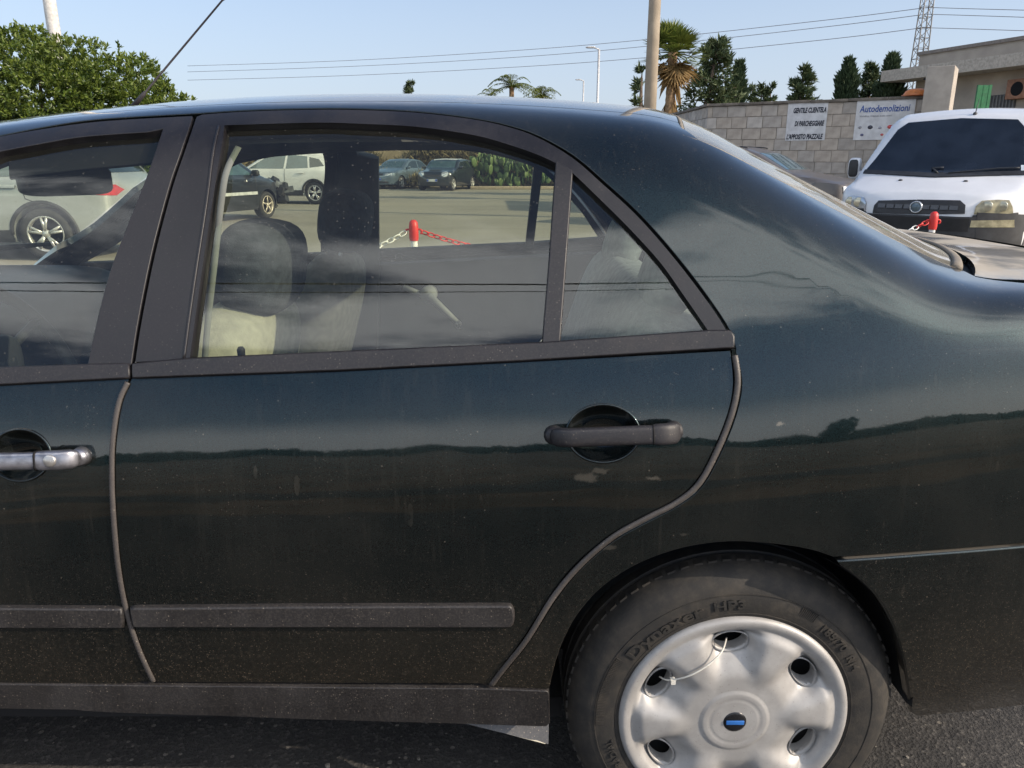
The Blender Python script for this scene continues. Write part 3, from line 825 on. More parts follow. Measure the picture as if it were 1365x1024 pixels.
e1, e2, e3 = at(622, 963, 1.222), at(665, 963, 1.222), at(727, 990, 1.203)
mb.build('mud_flap', MUD, car)
mb = MB()
mb.add([e1 - k * .25, e2 - k * .25, e3 - k * .3, e1 + k, e2 + k, e3 + k], [(0, 1, 2), (0, 3, 4, 1), (1, 4, 5, 2), (2, 5, 3, 0)])
mb.build('mud_flap_sun_patch', plain('painted_sunlit_flap', (0.55, 0.50, 0.40), 0.7), car)  # pale triangle painting in the sunlight that falls on the flap
mb = MB(); mb.box((-2.7, 1.30, 0.19), (0.10, 2.74, 0.235)); mb.box((0.098, 1.52, 0.192), (1.20, 2.52, 0.30)); mb.build('floor_pan', UNDER, car)
mb = MB(); mb.box((0.92, 1.30, 0.235), (0.95, 2.74, 0.98)); mb.build('rear_bulkhead', UNDER, car); mb = MB(); mb.box((-2.0, 1.28, 0.235), (-1.97, 2.76, 0.93)); mb.build('front_bulkhead', UNDER, car)

# ------------------------------------------------------------------ wheels
WC = at(975, 951, 1.208); WS_K = WC[2] / 0.302
TYRE, tnt, tb = newmat('tyre_rubber')
tf = rng(tnt, noise(tnt, 30, 6, 0.7), 0.35, 0.75)
tnt.links.new(mixc(tnt, tf, (0.019, 0.018, 0.017), (0.048, 0.041, 0.033)), tb.inputs['Base Color'])
tb.inputs['Roughness'].default_value = 0.72; bump(tnt, tb, noise(tnt, 240, 5), 0.25, 0.002)
CAPM, cnt, cb = newmat('silver_hubcap_paint')
cf = rng(cnt, noise(cnt, 18, 6, 0.65), 0.35, 0.75)
cc = mixc(cnt, cf, (0.33, 0.32, 0.31), (0.42, 0.41, 0.40))
cc = mixc(cnt, mth(cnt, 'MULTIPLY', specks(cnt, 260, 0.4), 0.22), cc, (0.12, 0.10, 0.08))
cnt.links.new(cc, cb.inputs['Base Color']); cb.inputs['Metallic'].default_value = 0.2; cb.inputs['Roughness'].default_value = 0.48
cb.inputs['Coat Weight'].default_value = 0.1; cb.inputs['Coat Roughness'].default_value = 0.2

def bent_text(name, s, size, r, a0, m, parent, ysurf, ext=0.0012, bold=0.0, fit=None):
    """raised letters round a wheel: baseline radius r, reading clockwise from angle a0 (deg)"""
    cu = bpy.data.curves.new(name, 'FONT'); cu.body = s; cu.size = size; cu.extrude = ext; cu.offset = bold; cu.resolution_u = 3
    o = bpy.data.objects.new(name, cu); COL.objects.link(o)
    dg = bpy.context.evaluated_depsgraph_get(); me = bpy.data.meshes.new_from_object(o.evaluated_get(dg))
    bpy.data.objects.remove(o)
    xs = [v.co.x for v in me.vertices]; k = 1.0
    if fit: k = fit / (max(xs) - min(xs))
    for v in me.vertices:
        x, y, z = v.co; rr = r + y; a = R(a0) - (x * k) / r
        v.co = (rr * math.cos(a), ysurf(rr) - z, rr * math.sin(a))
    me.name = name
    return link(name, me, m, parent)

def make_wheel(full=True):
    """axis along Y, outer face towards -Y, centre at the origin"""
    w = empty('wheel'); w.parent = car
    prof = [(0.182, 0.030), (0.190, 0.006), (0.196, -0.003), (0.204, -0.007), (0.216, -0.0105), (0.236, -0.0115), (0.256, -0.009), (0.272, -0.003), (0.283, 0.006), (0.2905, 0.016), (0.2955, 0.024),
            (0.2990, 0.034), (0.3005, 0.044), (0.2945, 0.046), (0.2945, 0.053), (0.3015, 0.055), (0.302, 0.082), (0.295, 0.084), (0.295, 0.092), (0.302, 0.094), (0.3015, 0.130), (0.2945, 0.132), (0.2945, 0.139), (0.300, 0.141), (0.290, 0.168), (0.256, 0.187), (0.20, 0.180), (0.182, 0.160)]
    mb = MB(); mb.lathe(prof, 96, 'Y')
    # thin moulded ribs on the sidewall and blocks on the shoulder
    def prof_y(r):
        return float(np.interp(r, [p[0] for p in prof[:13]], [p[1] for p in prof[:13]]))
    for rr in (0.250, 0.213):
        mb.lathe([(rr - 0.0012, prof_y(rr) + 0.0005), (rr - 0.0008, prof_y(rr) - 0.0012), (rr + 0.0008, prof_y(rr) - 0.0012), (rr + 0.0012, prof_y(rr) + 0.0005)], 96, 'Y')
    tyre = mb.build('tyre', TYRE, w, autos=40)
    if full:
        mb = MB()
        for i in range(76):
            a = 2 * math.pi * i / 76; M = Matrix.Rotation(-a, 4, 'Y')
            mb.box((0.2900, 0.0250, -0.0075), (0.2996, 0.042, 0.0075), M)
        for a0, a1 in ((150, 184), (58, 66)):                # fine hatch fields
            for a in np.arange(a0, a1, 0.8):
                M = Matrix.Rotation(-R(a), 4, 'Y'); mb.box((0.232, -0.0123, -0.0007), (0.248, -0.008, 0.0007), M)
        tag(mb.build('tread_blocks', TYRE, w), kind='stuff')
        bent_text('tyre_lettering', 'Dynaxer', 0.030, 0.2195, 147, TYRE, w, prof_y, 0.0028, 0.0006, fit=0.150)
        bent_text('tyre_lettering', 'HP3', 0.024, 0.2235, 103, TYRE, w, prof_y, 0.0028, 0.0006, fit=0.052)
        bent_text('tyre_lettering', '185/70', 0.020, 0.226, 54, TYRE, w, prof_y, 0.0028, 0.0005, fit=0.062)
        bent_text('tyre_lettering', 'R14', 0.020, 0.226, 34, TYRE, w, prof_y, 0.0028, 0.0005, fit=0.032)
        bent_text('tyre_lettering', 'RADIAL', 0.017, 0.222, 208, TYRE, w, prof_y, 0.0025, 0.0004, fit=0.060)
    # rim behind the cap
    mb = MB(); mb.lathe([(0.001, 0.055), (0.09, 0.052), (0.15, 0.062), (0.172, 0.05), (0.178, 0.02), (0.186, 0.004)], 48, 'Y'); mb.build('rim', UNDER, w)
    # hubcap: dished cover with six oval openings and soft spokes between them
    Rc = 0.2065; KR = 0.2065 / 0.191; nr, na = 64, 288; HA = [95 + 60 * k for k in range(6)]
    vs = np.zeros(((nr + 1) * na, 3)); keep = np.ones((nr + 1, na), bool)
    for i in range(nr + 1):
        r = 0.191 * (i / nr)
        for k in range(na):
            a = 2 * math.pi * k / na
            dome = -0.019 + 0.012 * (r / 0.191) ** 2
            lip = 0.0
            if r > 0.170: lip = -0.0065 * math.sin(min(1, (r - 0.170) / 0.014) * math.pi / 2); 
            if r > 0.184: lip += 0.012 * ((r - 0.184) / 0.007) ** 2
            y = dome + lip
            d = min(((math.degrees(a) - h + 180) % 360) - 180 for h in HA) if False else min((((math.degrees(a) - h + 180) % 360) - 180 for h in HA), key=abs)
            t = R(d) * r; rad = r - 0.139
            # pocket: broad hollow narrowing inwards from each opening
            wdt = 0.032 + 0.012 * sstep(0.085, 0.16, np.array(r))
            pk = math.exp(-(t / wdt) ** 4) * float(sstep(0.078, 0.135, np.array(r)) * (1 - sstep(0.158, 0.170, np.array(r))))
            y += 0.023 * pk
            # spoke crown
            y += -0.0075 * (1 - math.exp(-(t / 0.032) ** 4)) * float(sstep(0.06, 0.11, np.array(r)) * (1 - sstep(0.15, 0.17, np.array(r))))
            # flat centre disc with two fine rings
            if r < 0.056: y = -0.0205
            for rr in (0.055, 0.042):
                y += 0.0010 * math.exp(-((r - rr) / 0.0010) ** 2)
            e = math.hypot(t / 0.0275, (rad) / 0.0165)
            if e < 1.0: keep[i, k] = False
            if e < 1.45: y += 0.006 * (1.45 - e) / 0.45
            vs[i * na + k] = (r * KR * math.cos(a), y, r * KR * math.sin(a))
    fs = []
    for i in range(nr):
        for k in range(na):
            k2 = (k + 1) % na
            if keep[i, k] and keep[i, k2] and keep[i + 1, k] and keep[i + 1, k2]:
                fs.append((i * na + k, i * na + k2, (i + 1) * na + k2, (i + 1) * na + k) if i else (k, (i + 1) * na + k2, (i + 1) * na + k))
    mb = MB(); mb.add(list(vs), fs, True); cap = mb.build('hubcap', CAPM, w)
    sol = cap.modifiers.new('s', 'SOLIDIFY'); sol.thickness = 0.004; sol.offset = 0
    # opening collars give each hole a clean wall
    mb = MB()
    for h in HA:
        M = Matrix.Rotation(-R(h), 4, 'Y')
        ring = []
        for j in range(28):
            b = 2 * math.pi * j / 28; rr = 0.139 + 0.0185 * math.cos(b); t = 0.0300 * math.sin(b)
            ring.append((rr, t))
        vv = []; 
        for dy, sc_ in ((0.0045, 1.06), (0.0005, 1.0), (0.012, 0.93), (0.03, 0.90)):
            for (rr, t) in ring:
                q = Vector(((0.139 + (rr - 0.139) * sc_) * KR, dy, t * sc_ * KR)); vv.append(M @ q)
        mb = MB(); mb.add(vv, [(i * 28 + j, i * 28 + (j + 1) % 28, (i + 1) * 28 + (j + 1) % 28, (i + 1) * 28 + j) for i in range(3) for j in range(28)], True)
        mb.build('opening_rim', CAPM, w)
    mb = MB(); mb.lathe([(0.0001, -0.0245), (0.016, -0.0243), (0.0205, -0.0228), (0.0215, -0.0195)], 36, 'Y'); bd = mb.build('centre_badge', plain('badge_black', (0.012, 0.012, 0.014), 0.25), w)
    mb = MB(); mb.box((-0.0160, -0.0262, -0.0042), (0.0160, -0.0240, 0.0042), bev=0.001); mb.build('badge_bar', plain('badge_blue', (0.03, 0.13, 0.40), 0.3), w)
    for k in range(6):
        a = R(95 + 60 * k); mb = MB(); mb.lathe([(0.0018, -0.0195), (0.0016, -0.0222), (0.0002, -0.0228)], 8, 'Y', (0.034 * math.cos(a), 0, 0.034 * math.sin(a))); mb.build('centre_stud', CAPM, w)
    if full:                                                # cable tie holding the cap on
        mb = MB(); p = [(0.139 * math.cos(R(152)), 0.01, 0.139 * math.sin(R(152))), (-0.112, -0.014, 0.075), (-0.085, -0.0285, 0.092), (-0.055, -0.0285, 0.112), (-0.030, -0.016, 0.130), (-0.016, 0.012, 0.139)]
        p = [(q[0] * KR, q[1], q[2] * KR) for q in p]; mb.tube(catmull(p, 6), 0.0016, 6); mb.box((-0.119, -0.0245, 0.079), (-0.111, -0.013, 0.087)); mb.build('cable_tie', plain('clear_plastic_tie', (0.6, 0.58, 0.52), 0.4), w)
    return w
WH = make_wheel(True); WH.location = WC; WH.scale = (1.025, 1.0, 1.025)
def far_wheel(x, far):
    w = copy_tree(WH, car); w.location = (x, (2 * YC - WC[1]) if far else WC[1], WC[2])
    if far: w.rotation_euler = (0, 0, math.pi)
    return w
far_wheel(WC[0], True); far_wheel(WC[0] - 2.54, False); far_wheel(WC[0] - 2.54, True)
# wheel housings
for x0 in (WC[0], WC[0] - 2.54):
    for far in (False, True):
        mb = MB(); y0 = WC[1]; vs = []; fs = []; n = 28
        for j, (rr, yy) in enumerate(((0.345, 1.225), (0.340, 1.24), (0.340, 1.44), (0.02, 1.44))):
            for i in range(n + 1):
                t = 0.0 + math.pi * i / n; vs.append((x0 + rr * math.cos(t), yy, WC[2] + rr * math.sin(t)))
        fs = [(j * (n + 1) + i, j * (n + 1) + i + 1, (j + 1) * (n + 1) + i + 1, (j + 1) * (n + 1) + i) for j in range(3) for i in range(n)]
        if far: vs = [(a, 2 * YC - b, c) for a, b, c in vs]
        mb.add(vs, fs, True); mb.build('wheel_housing', UNDER, car)

# ------------------------------------------------------------------ antenna
mb = MB(); pa = at(187, 131, 1.98); pb = at(296, 1, 1.98); pa = pa - (pb - pa) * 0.10
mb.tube([pa, pa + (pb - pa) * 0.14, pa + (pb - pa) * 0.15, pb, pb + (pb - pa) * 0.02], [0.0075, 0.0048, 0.0026, 0.0022, 0.0042], 10)
mb.build('roof_antenna', plain('antenna_rubber', (0.035, 0.03, 0.034), 0.5), car)

# ------------------------------------------------------------------ cabin
def part(name, m, f, parent=car):
    mb = MB(); f(mb); return mb.build(name, m, parent)
def make_seat(Y, bm, dz):
    lean = Matrix.Rotation(R(16), 4, 'Y')
    s = part('front_seat', CLOTH, lambda b: cushion(b, (-0.92, Y, 0.44), (0.27, 0.25, 0.10), 4))
    part('backrest', bm, lambda b: cushion(b, (-0.62, Y, 0.70), (0.085, 0.255, 0.30), 3.6, lean), s)
    part('headrest', CLOTH, lambda b: cushion(b, (-0.515, Y, 1.085 + dz), (0.075, 0.145, 0.095), 3.0, Matrix.Rotation(R(8), 4, 'Y')), s)
    [part('headrest_post', CHROME, lambda b: b.tube([(-0.535, Y + q, 0.93), (-0.52, Y + q, 1.03)], 0.006), s) for q in (-0.06, 0.06)]
    return s
make_seat(1.60, BEIGE, -0.032); make_seat(2.44, plain('seat_cloth_taupe', (0.14, 0.135, 0.11), 0.95, var=0.2, scale=40), 0.0)
rs = part('rear_seat', CLOTH, lambda b: cushion(b, (0.02, YC, 0.42), (0.26, 0.60, 0.10), 5))
part('backrest', GREYCL, lambda b: cushion(b, (0.24, YC, 0.68), (0.085, 0.62, 0.33), 5, Matrix.Rotation(R(18), 4, 'Y')), rs)
for Y in (1.62, 2.30):
    part('headrest', GREYCL, lambda b: cushion(b, (0.330, Y, 1.035), (0.050, 0.13, 0.085), 3, Matrix.Rotation(R(18), 4, 'Y')), rs)
part('parcel_shelf', DARKIN, lambda b: b.box((0.48, 1.40, 0.955), (0.90, 2.64, 0.975)))
# dashboard and wheel
part('dashboard', DARKIN, lambda b: (cushion(b, (-1.62, YC, 0.80), (0.32, 0.70, 0.14), 5), cushion(b, (-1.42, 1.60, 0.93), (0.12, 0.20, 0.06), 3)))
def steer(b):
    c = np.array(at(8, 476, 1.62)); nv = np.array([0.86, 0, 0.51]); e1 = np.array([0, 1.0, 0]); e2 = np.cross(nv, e1)
    pts = [c + 0.185 * (math.cos(t) * e1 + math.sin(t) * e2) for t in np.linspace(0, 2 * math.pi, 41)]
    b.tube(pts, 0.014, 10, False); cushion(b, c - nv * 0.03, (0.03, 0.075, 0.06), 3)
    for t in (0.3, math.pi - 0.3, -math.pi / 2): b.tube([c - nv * 0.03, c + 0.185 * (math.cos(t) * e1 + math.sin(t) * e2)], 0.011, 6)
    b.tube([c, c - nv * 0.3], 0.03, 8)
part('steering_wheel', DARKIN, steer)
def mirror_(b):
    p = at(88, 241, 1.95); cushion(b, p, (0.022, 0.108, 0.036), 5, Matrix.Rotation(R(-38), 4, 'Z'))
    b.tube([p + np.array([-0.02, 0, 0]), p + np.array([-0.08, 0.03, 0.07])], 0.008, 6)
part('rear_view_mirror', plain('mirror_housing', (0.03, 0.032, 0.036), 0.5), mirror_)
part('sun_visor', DARKIN, lambda b: b.box((-1.08, 2.20, 1.288), (-0.92, 2.58, 1.300), bev=0.005))
def belt(b):
    pts = catmull([at(318, 196, 1.42), at(303, 226, 1.37), at(296, 262, 1.34), at(286, 350, 1.315), at(276, 440, 1.30), at(272, 500, 1.29)], 6)
    b.tube(pts, 0.006, 6, True, 0.2, (0.3, -1, 0.3))
part('seat_belt', plain('seat_belt_webbing', (0.12, 0.13, 0.12), 0.8), belt)
def crank(b):
    p = at(572, 392, 2.755); q = at(611, 431, 2.735)
    b.tube([p + np.array([0, 0.02, 0]), p - np.array([0, 0.02, 0])], 0.030, 14); b.tube([p - np.array([0, 0.022, 0]), q], [0.014, 0.009], 8); b.tube([q, q - np.array([0, 0.035, 0])], 0.011, 10)
    b.tube([at(538, 383, 2.755), at(566, 394, 2.75)], 0.010, 6)
part('window_winder', plain('pale_grey_plastic', (0.42, 0.42, 0.38), 0.5), crank)
def pins(b):
    p = at(533, 346, 2.80); b.tube([p, p + np.array([0, 0, 0.022])], [0.012, 0.010], 8)
part('far_lock_pin', RUBBER, pins)
# cloth-covered post of the far side (doors' middle pillar) and belts there
def bpost(b):
    p = [at(478, 205, 2.63), at(474, 280, 2.72), at(472, 345, 2.78), at(470, 470, 2.80)]
    b.tube(p, [0.07, 0.085, 0.095, 0.10], 10, True, 0.35, (0, 1, 0))
part('middle_pillar_trim', DARKIN, bpost)
def bpost_near(b):
    p = [at(262, 190, 1.50), at(238, 280, 1.42), at(214, 400, 1.36), at(205, 490, 1.33)]
    b.tube(p, [0.045, 0.05, 0.055, 0.06], 10, True, 0.3, (0, 1, 0))
part('middle_pillar_trim', DARKIN, bpost_near)

def dmirror(b):
    p = at(206, 312, 3.02); cushion(b, p, (0.075, 0.10, 0.085), 3.5, Matrix.Rotation(R(-12), 4, 'Z')); b.tube([p + np.array([0.02, -0.05, -0.04]), p + np.array([0.0, -0.20, -0.07])], 0.03, 8)
part('far_door_mirror', RUBBER, dmirror)

# ------------------------------------------------------------------ ground
def ground_mat():
    m, nt, b = newmat('dusty_yard_surface')
    f1 = rng(nt, noise(nt, 0.25, 6, 0.6), 0.3, 0.7); f2 = rng(nt, noise(nt, 40, 5, 0.7), 0.3, 0.75)
    st = rng(nt, noise(nt, 0.5, 5, 0.6, (0.35, 1.6, 1)), 0.45, 0.72)
    c = mixc(nt, f1, (0.205, 0.190, 0.150), (0.26, 0.24, 0.188)); c = mixc(nt, mth(nt, 'MULTIPLY', st, 0.5), c, (0.145, 0.135, 0.113))
    c = mixc(nt, mth(nt, 'MULTIPLY', f2, 0.25), c, (0.24, 0.22, 0.17))
    nt.links.new(c, b.inputs['Base Color']); b.inputs['Roughness'].default_value = 0.95
    bump(nt, b, noise(nt, 90, 6), 0.3, 0.01)
    return m
def asphalt_mat():
    m, nt, b = newmat('dark_asphalt')
    v = N(nt, 'ShaderNodeTexVoronoi'); v.inputs['Scale'].default_value = 130
    tcn = N(nt, 'ShaderNodeTexCoord'); nt.links.new(tcn.outputs['Object'], v.inputs['Vector'])
    f = rng(nt, noise(nt, 5, 6, 0.7), 0.3, 0.75)
    c = mixc(nt, f, (0.022, 0.021, 0.021), (0.052, 0.049, 0.046))
    sp = N(nt, 'ShaderNodeSeparateColor'); nt.links.new(v.outputs['Color'], sp.inputs[0])
    c = mixc(nt, mth(nt, 'MULTIPLY', mth(nt, 'POWER', sp.outputs[0], 5.0), 0.6), c, (0.12, 0.11, 0.10))
    c = mixc(nt, mth(nt, 'MULTIPLY', specks(nt, 60, 0.35), 0.7), c, (0.22, 0.20, 0.17))
    nt.links.new(c, b.inputs['Base Color']); b.inputs['Roughness'].default_value = 0.88
    hm = mth(nt, 'ADD', v.outputs['Distance'], noise(nt, 400, 3)); bump(nt, b, hm, 0.6, 0.006)
    return m
def sheet(name, x0, x1, y0, y1, z, m, nx=1, ny=1):
    mb = MB(); vs = [(lerp(x0, x1, i / nx), lerp(y0, y1, j / ny), z) for j in range(ny + 1) for i in range(nx + 1)]
    mb.add(vs, [(j * (nx + 1) + i, j * (nx + 1) + i + 1, (j + 1) * (nx + 1) + i + 1, (j + 1) * (nx + 1) + i) for j in range(ny) for i in range(nx)])
    return tag(mb.build(name, m), kind='structure')
DRY = plain('dry_field_soil', (0.20, 0.165, 0.105), 1.0, var=0.35, scale=0.3)
sheet('ground', -900, 900, -900, 900, -0.012, DRY)
sheet('parking_yard', -60, 40, 3.0, 38.5, -0.006, ground_mat())
ASPH = asphalt_mat()
sheet('asphalt_apron', -60, 60, -1.15, 3.9, 0.0, ASPH)
sheet('dirt_verge', -60, 60, -42, -1.0, -0.004, plain('brown_verge_soil', (0.14, 0.098, 0.062), 1.0, var=0.45, scale=0.9))
sheet('shadow_band_strip', -60, 60, -2.75, -2.05, 0.0, ASPH)  # dark strip standing in for a cast shadow band, mirrored in the doors
# loose grit on the asphalt beside the sill
mb = MB(); rr = random.Random(3)
for i in range(420):
    x, y = rr.uniform(-1.2, 1.4), rr.uniform(0.2, 1.4); s = rr.uniform(0.0015, 0.006) * (1 if rr.random() < .93 else 2.0)
    a = rr.uniform(0, 6.3); M = Matrix.Translation((x, y, s * 0.4)) @ Matrix.Rotation(a, 4, 'Z')
    vs = [M @ Vector((s * rr.uniform(.6, 1.2) * math.cos(t), s * rr.uniform(.6, 1.2) * math.sin(t), z)) for z in (-s * .5, s * .45) for t in (0, 1.25, 2.5, 3.7, 5.0)]
    mb.add(vs, [(0, 1, 2, 3, 4)[::-1], (5, 6, 7, 8, 9)] + [(k, (k + 1) % 5, 5 + (k + 1) % 5, 5 + k) for k in range(5)])
tag(mb.build('loose_grit', plain('grit_stone', (0.17, 0.155, 0.135), 0.9, var=0.5, scale=60)), 'small stones and grit scattered on the dark asphalt by the sill', 'grit', kind='stuff')

# ------------------------------------------------------------------ block wall by the gate
CONC = [plain('concrete_block_%s' % n, c, 0.95, var=0.16, scale=5, bmp=0.35, bdist=0.006) for n, c in (('grey', (0.37, 0.335, 0.30)), ('warm', (0.39, 0.34, 0.29)), ('pale', (0.45, 0.41, 0.37)), ('dark', (0.32, 0.29, 0.26)))]
MORT = plain('mortar', (0.25, 0.225, 0.19), 1.0, var=0.2, scale=20)
COPE = plain('coping_stone', (0.15, 0.13, 0.11), 0.95, var=0.3, scale=6)
def brick_mesh(w, h, d, rr):
    mb = MB(); mb.box((0, 0, 0), (w, d, h), bev=0.006)
    me = bpy.data.meshes.new('block'); me.from_pydata(mb.v, [], mb.f)
    return me
def block_wall(A, B, top, label, name='block_wall'):
    A = Vector((A[0], A[1], 0)); B = Vector((B[0], B[1], 0)); d = B - A; L = d.length; ang = math.atan2(d.y, d.x)
    w = empty(name, A, ang); tag(w, label, 'wall', 'block walls of the yard')
    H = 0.255; BW = 0.365; n = int(math.ceil(top / H)); rr = random.Random(int(L * 100))
    mb = MB(); mb.box((0.004, 0.012, 0), (L - 0.004, 0.19, top - 0.004)); mb.build('mortar_core', MORT, w)
    cache = {}
    for j in range(n):
        z0 = top - (j + 1) * H; x = -rr.uniform(0, BW)
        if z0 < -H: break
        while x < L - 0.01:
            bw = rr.choice((0.30, 0.365, 0.365, 0.365, 0.43)); a, b = max(0, x), min(L, x + bw)
            if b - a > 0.05:
                mi = rr.choice((0, 0, 1, 1, 2, 3)); b = a + round(b - a, 2); key = (round(b - a, 2), mi)
                if key not in cache:
                    me = brick_mesh(b - a - 0.012, H - 0.012, 0.06, rr); me.materials.append(CONC[mi]); cache[key] = me
                o = bpy.data.objects.new('block', cache[key]); COL.objects.link(o); o.parent = w
                o.location = (a + 0.006, rr.uniform(-0.003, 0.004), z0 + 0.006)
            x += bw
    mb = MB(); 
    x = -0.05
    while x < L:
        mb2 = MB(); e = min(L + 0.05, x + 0.8); mb2.box((x + 0.003, -0.04, 0), (e - 0.003, 0.24, 0.06), bev=0.008); o = mb2.build('coping_slab', COPE, w); o.location = (0, 0, top + rr.uniform(0.0, 0.008)); x += 0.8
    return w
pc = at(944, 139, 19.6); pr = at(1246, 128, 17.1); pl = at(880, 154, 25.0)
WTOP = pc[2] - 0.06
WALL = block_wall(pc[:2], pr[:2], WTOP, 'grey concrete block wall carrying two white signs behind the white van')
WALL2 = block_wall(pl[:2], pc[:2], WTOP, 'grey block wall running back from the corner towards the palm', 'block_wall')
WDIR = Vector((pr[0] - pc[0], pr[1] - pc[1], 0)).normalized()
WN = Vector((WDIR.y, -WDIR.x, 0))
def wall_hit(px, py, out=0.0):                         # picture point on the front plane of the sign wall
    d = Vector(raydir(px, py)); P0 = Vector((pc[0], pc[1], 0)) + WN * out; C = Vector(CAM)
    t = (P0 - C).dot(WN) / d.dot(WN); return C + d * t
def text_mesh(name, s, size, m, parent, M, fit=None, ext=0.0, shear=0.0, align='LEFT', bold=0.0):
    cu = bpy.data.curves.new(name, 'FONT'); cu.body = s; cu.size = size; cu.extrude = ext; cu.shear = shear; cu.resolution_u = 2; cu.offset = bold
    o = bpy.data.objects.new(name, cu); COL.objects.link(o)
    dg = bpy.context.evaluated_depsgraph_get(); me = bpy.data.meshes.new_from_object(o.evaluated_get(dg)); bpy.data.objects.remove(o)
    xs = [v.co.x for v in me.vertices]; k = fit / (max(xs) - min(xs)) if fit else 1.0; x0 = min(xs)
    for v in me.vertices: v.co = M @ Vector(((v.co.x - x0) * k, v.co.y, v.co.z))
    me.name = name
    return link(name, me, m, parent)
WHITE_SIGN = plain('weathered_white_sheet', (0.56, 0.56, 0.57), 0.6, var=0.12, scale=6)
BLUEINK = plain('blue_lettering', (0.02, 0.07, 0.28), 0.6); BLACKINK = plain('black_lettering', (0.012, 0.015, 0.03), 0.6)
def wall_sign(px0, py0, px1, py1, name, label):
    a = wall_hit(px0, py0, 0.012); b = wall_hit(px1, py1, 0.012)
    W = (b - a).dot(WDIR); H = a.z - b.z
    s = empty(name, a, math.atan2(WDIR.y, WDIR.x)); tag(s, label, 'sign')
    mb = MB(); mb.box((0, 0.0, -H), (W, 0.006, 0)); mb.build('sign_board', WHITE_SIGN, s)
    return s, W, H
FR = Matrix(((1, 0, 0, 0), (0, 0, -1, 0), (0, 1, 0, 0), (0, 0, 0, 1)))      # text plane -> upright, facing -y
s1, W1, H1 = wall_sign(1051, 138, 1099, 187, 'notice_sign', 'faded notice with three lines of black italic capitals on the block wall')
for i, (t, f, x1) in enumerate((('GENTILE CLIENTELA', 0.82, 0.97), ('DI PARCHEGGIARE', 0.74, 0.95), ("L'APPOSITO PIAZZALE", 0.92, 0.95))):
    text_mesh('lettering', t, H1 * 0.185, BLACKINK, s1, Matrix.Translation((W1 * (x1 - f), -0.004, -H1 * (0.26 + 0.35 * i))) @ FR, fit=W1 * f, ext=0.001, shear=0.25, bold=0.006)
s2, W2, H2 = wall_sign(1143, 134, 1214, 186, 'company_sign', 'white company sign with blue heading and rows of small emblems on the wall')
text_mesh('heading', 'Autodemolizioni', H2 * 0.24, BLUEINK, s2, Matrix.Translation((W2 * 0.06, -0.004, -H2 * 0.30)) @ FR, fit=W2 * 0.86, ext=0.001, shear=0.12, bold=0.003)
text_mesh('subheading', 'Vendita ricambi auto usati', H2 * 0.07, plain('grey_print', (0.2, 0.2, 0.23), 0.6), s2, Matrix.Translation((W2 * 0.07, -0.004, -H2 * 0.42)) @ FR, fit=W2 * 0.56, ext=0.0008)
for (u, v, r, c) in ((0.28, 0.68, 0.045, (0.05, 0.05, 0.07)), (0.62, 0.68, 0.045, (0.5, 0.08, 0.08)), (0.10, 0.68, 0.03, (0.3, 0.3, 0.32)), (0.84, 0.68, 0.04, (0.5, 0.48, 0.1)), (0.45, 0.70, 0.03, (0.35, 0.35, 0.4)), (0.5, 0.87, 0.028, (0.5, 0.1, 0.1)), (0.15, 0.87, 0.03, (0.1, 0.1, 0.2)), (0.66, 0.87, 0.03, (0.4, 0.4, 0.42)), (0.82, 0.88, 0.028, (0.1, 0.25, 0.3))):
    mb = MB(); mb.lathe([(0.0001, -0.0045), (r * W2, -0.0045), (r * W2, 0.0)], 20, 'Y', (u * W2, 0, -v * H2)); mb.v = [(a, b, -v * H2 + (c_ + v * H2) * (0.75)) for a, b, c_ in mb.v]; mb.build('emblem', plain('emblem_ink', c, 0.6), s2)

# gate pillar
PILM = plain('pillar_render', (0.36, 0.32, 0.275), 0.95, var=0.12, scale=4, bmp=0.25, bdist=0.004)
pp = at(1266, 140, 16.4); ang = R(-33)
pil = empty('gate_pillar', (pp[0], pp[1], 0), ang); tag(pil, 'square rendered gate pillar at the end of the block wall', 'pillar')
ptop = at(1264, 87, 16.4)[2]
mb = MB(); mb.box((-0.50, 0, 0), (0.0, 0.80, ptop), bev=0.012); mb.v = [(a * 1.0 + 0.0, b, c) for a, b, c in mb.v]
Mr = Matrix.Rotation(R(0), 4, 'Z'); o = mb.build('shaft', PILM, pil)
mb = MB(); q = at(1262, 118, 11.9)
# flasher lamp on the pillar, orange dome on the wall, green gate leaf
fl = empty('warning_light', at(1239, 104, 16.8)); tag(fl, 'small yellow flashing light on a bracket beside the gate pillar', 'lamp')
mb = MB(); mb.lathe([(0.001, 0.16), (0.04, 0.15), (0.065, 0.10), (0.07, 0.0)], 16, 'Z', (0, 0, 0)); mb.build('lens', plain('yellow_lens', (0.62, 0.40, 0.02), 0.3), fl)
mb = MB(); mb.box((-0.08, -0.08, -0.03), (0.20, 0.08, 0.0)); mb.box((0.08, -0.07, -0.02), (0.2, 0.07, 0.14)); mb.build('bracket', RUBBER, fl)
dm = empty('orange_dome', at(1221, 128, 17.4)); tag(dm, 'orange plastic dome lying on the coping of the block wall', 'dome')
mb = MB(); mb.lathe([(0.001, 0.15), (0.12, 0.14), (0.21, 0.10), (0.25, 0.04), (0.26, 0.0)], 24, 'Z'); mb.build('shell', plain('orange_plastic', (0.62, 0.20, 0.05), 0.45), dm)
mb = MB(); mb.lathe([(0.28, 0.0), (0.28, 0.02), (0.25, 0.022)], 24, 'Z'); mb.build('rim', plain('orange_rim', (0.5, 0.16, 0.05), 0.5), dm)
gl_ = empty('gate_leaf', at(1300, 140, 17.4)); gl_.location.z = 0; tag(gl_, 'bright green steel gate leaf standing open beside the pillar', 'gate')
gm = plain('green_gate_paint', (0.012, 0.13, 0.045), 0.45); gt = at(1300, 113, 17.4)[2]
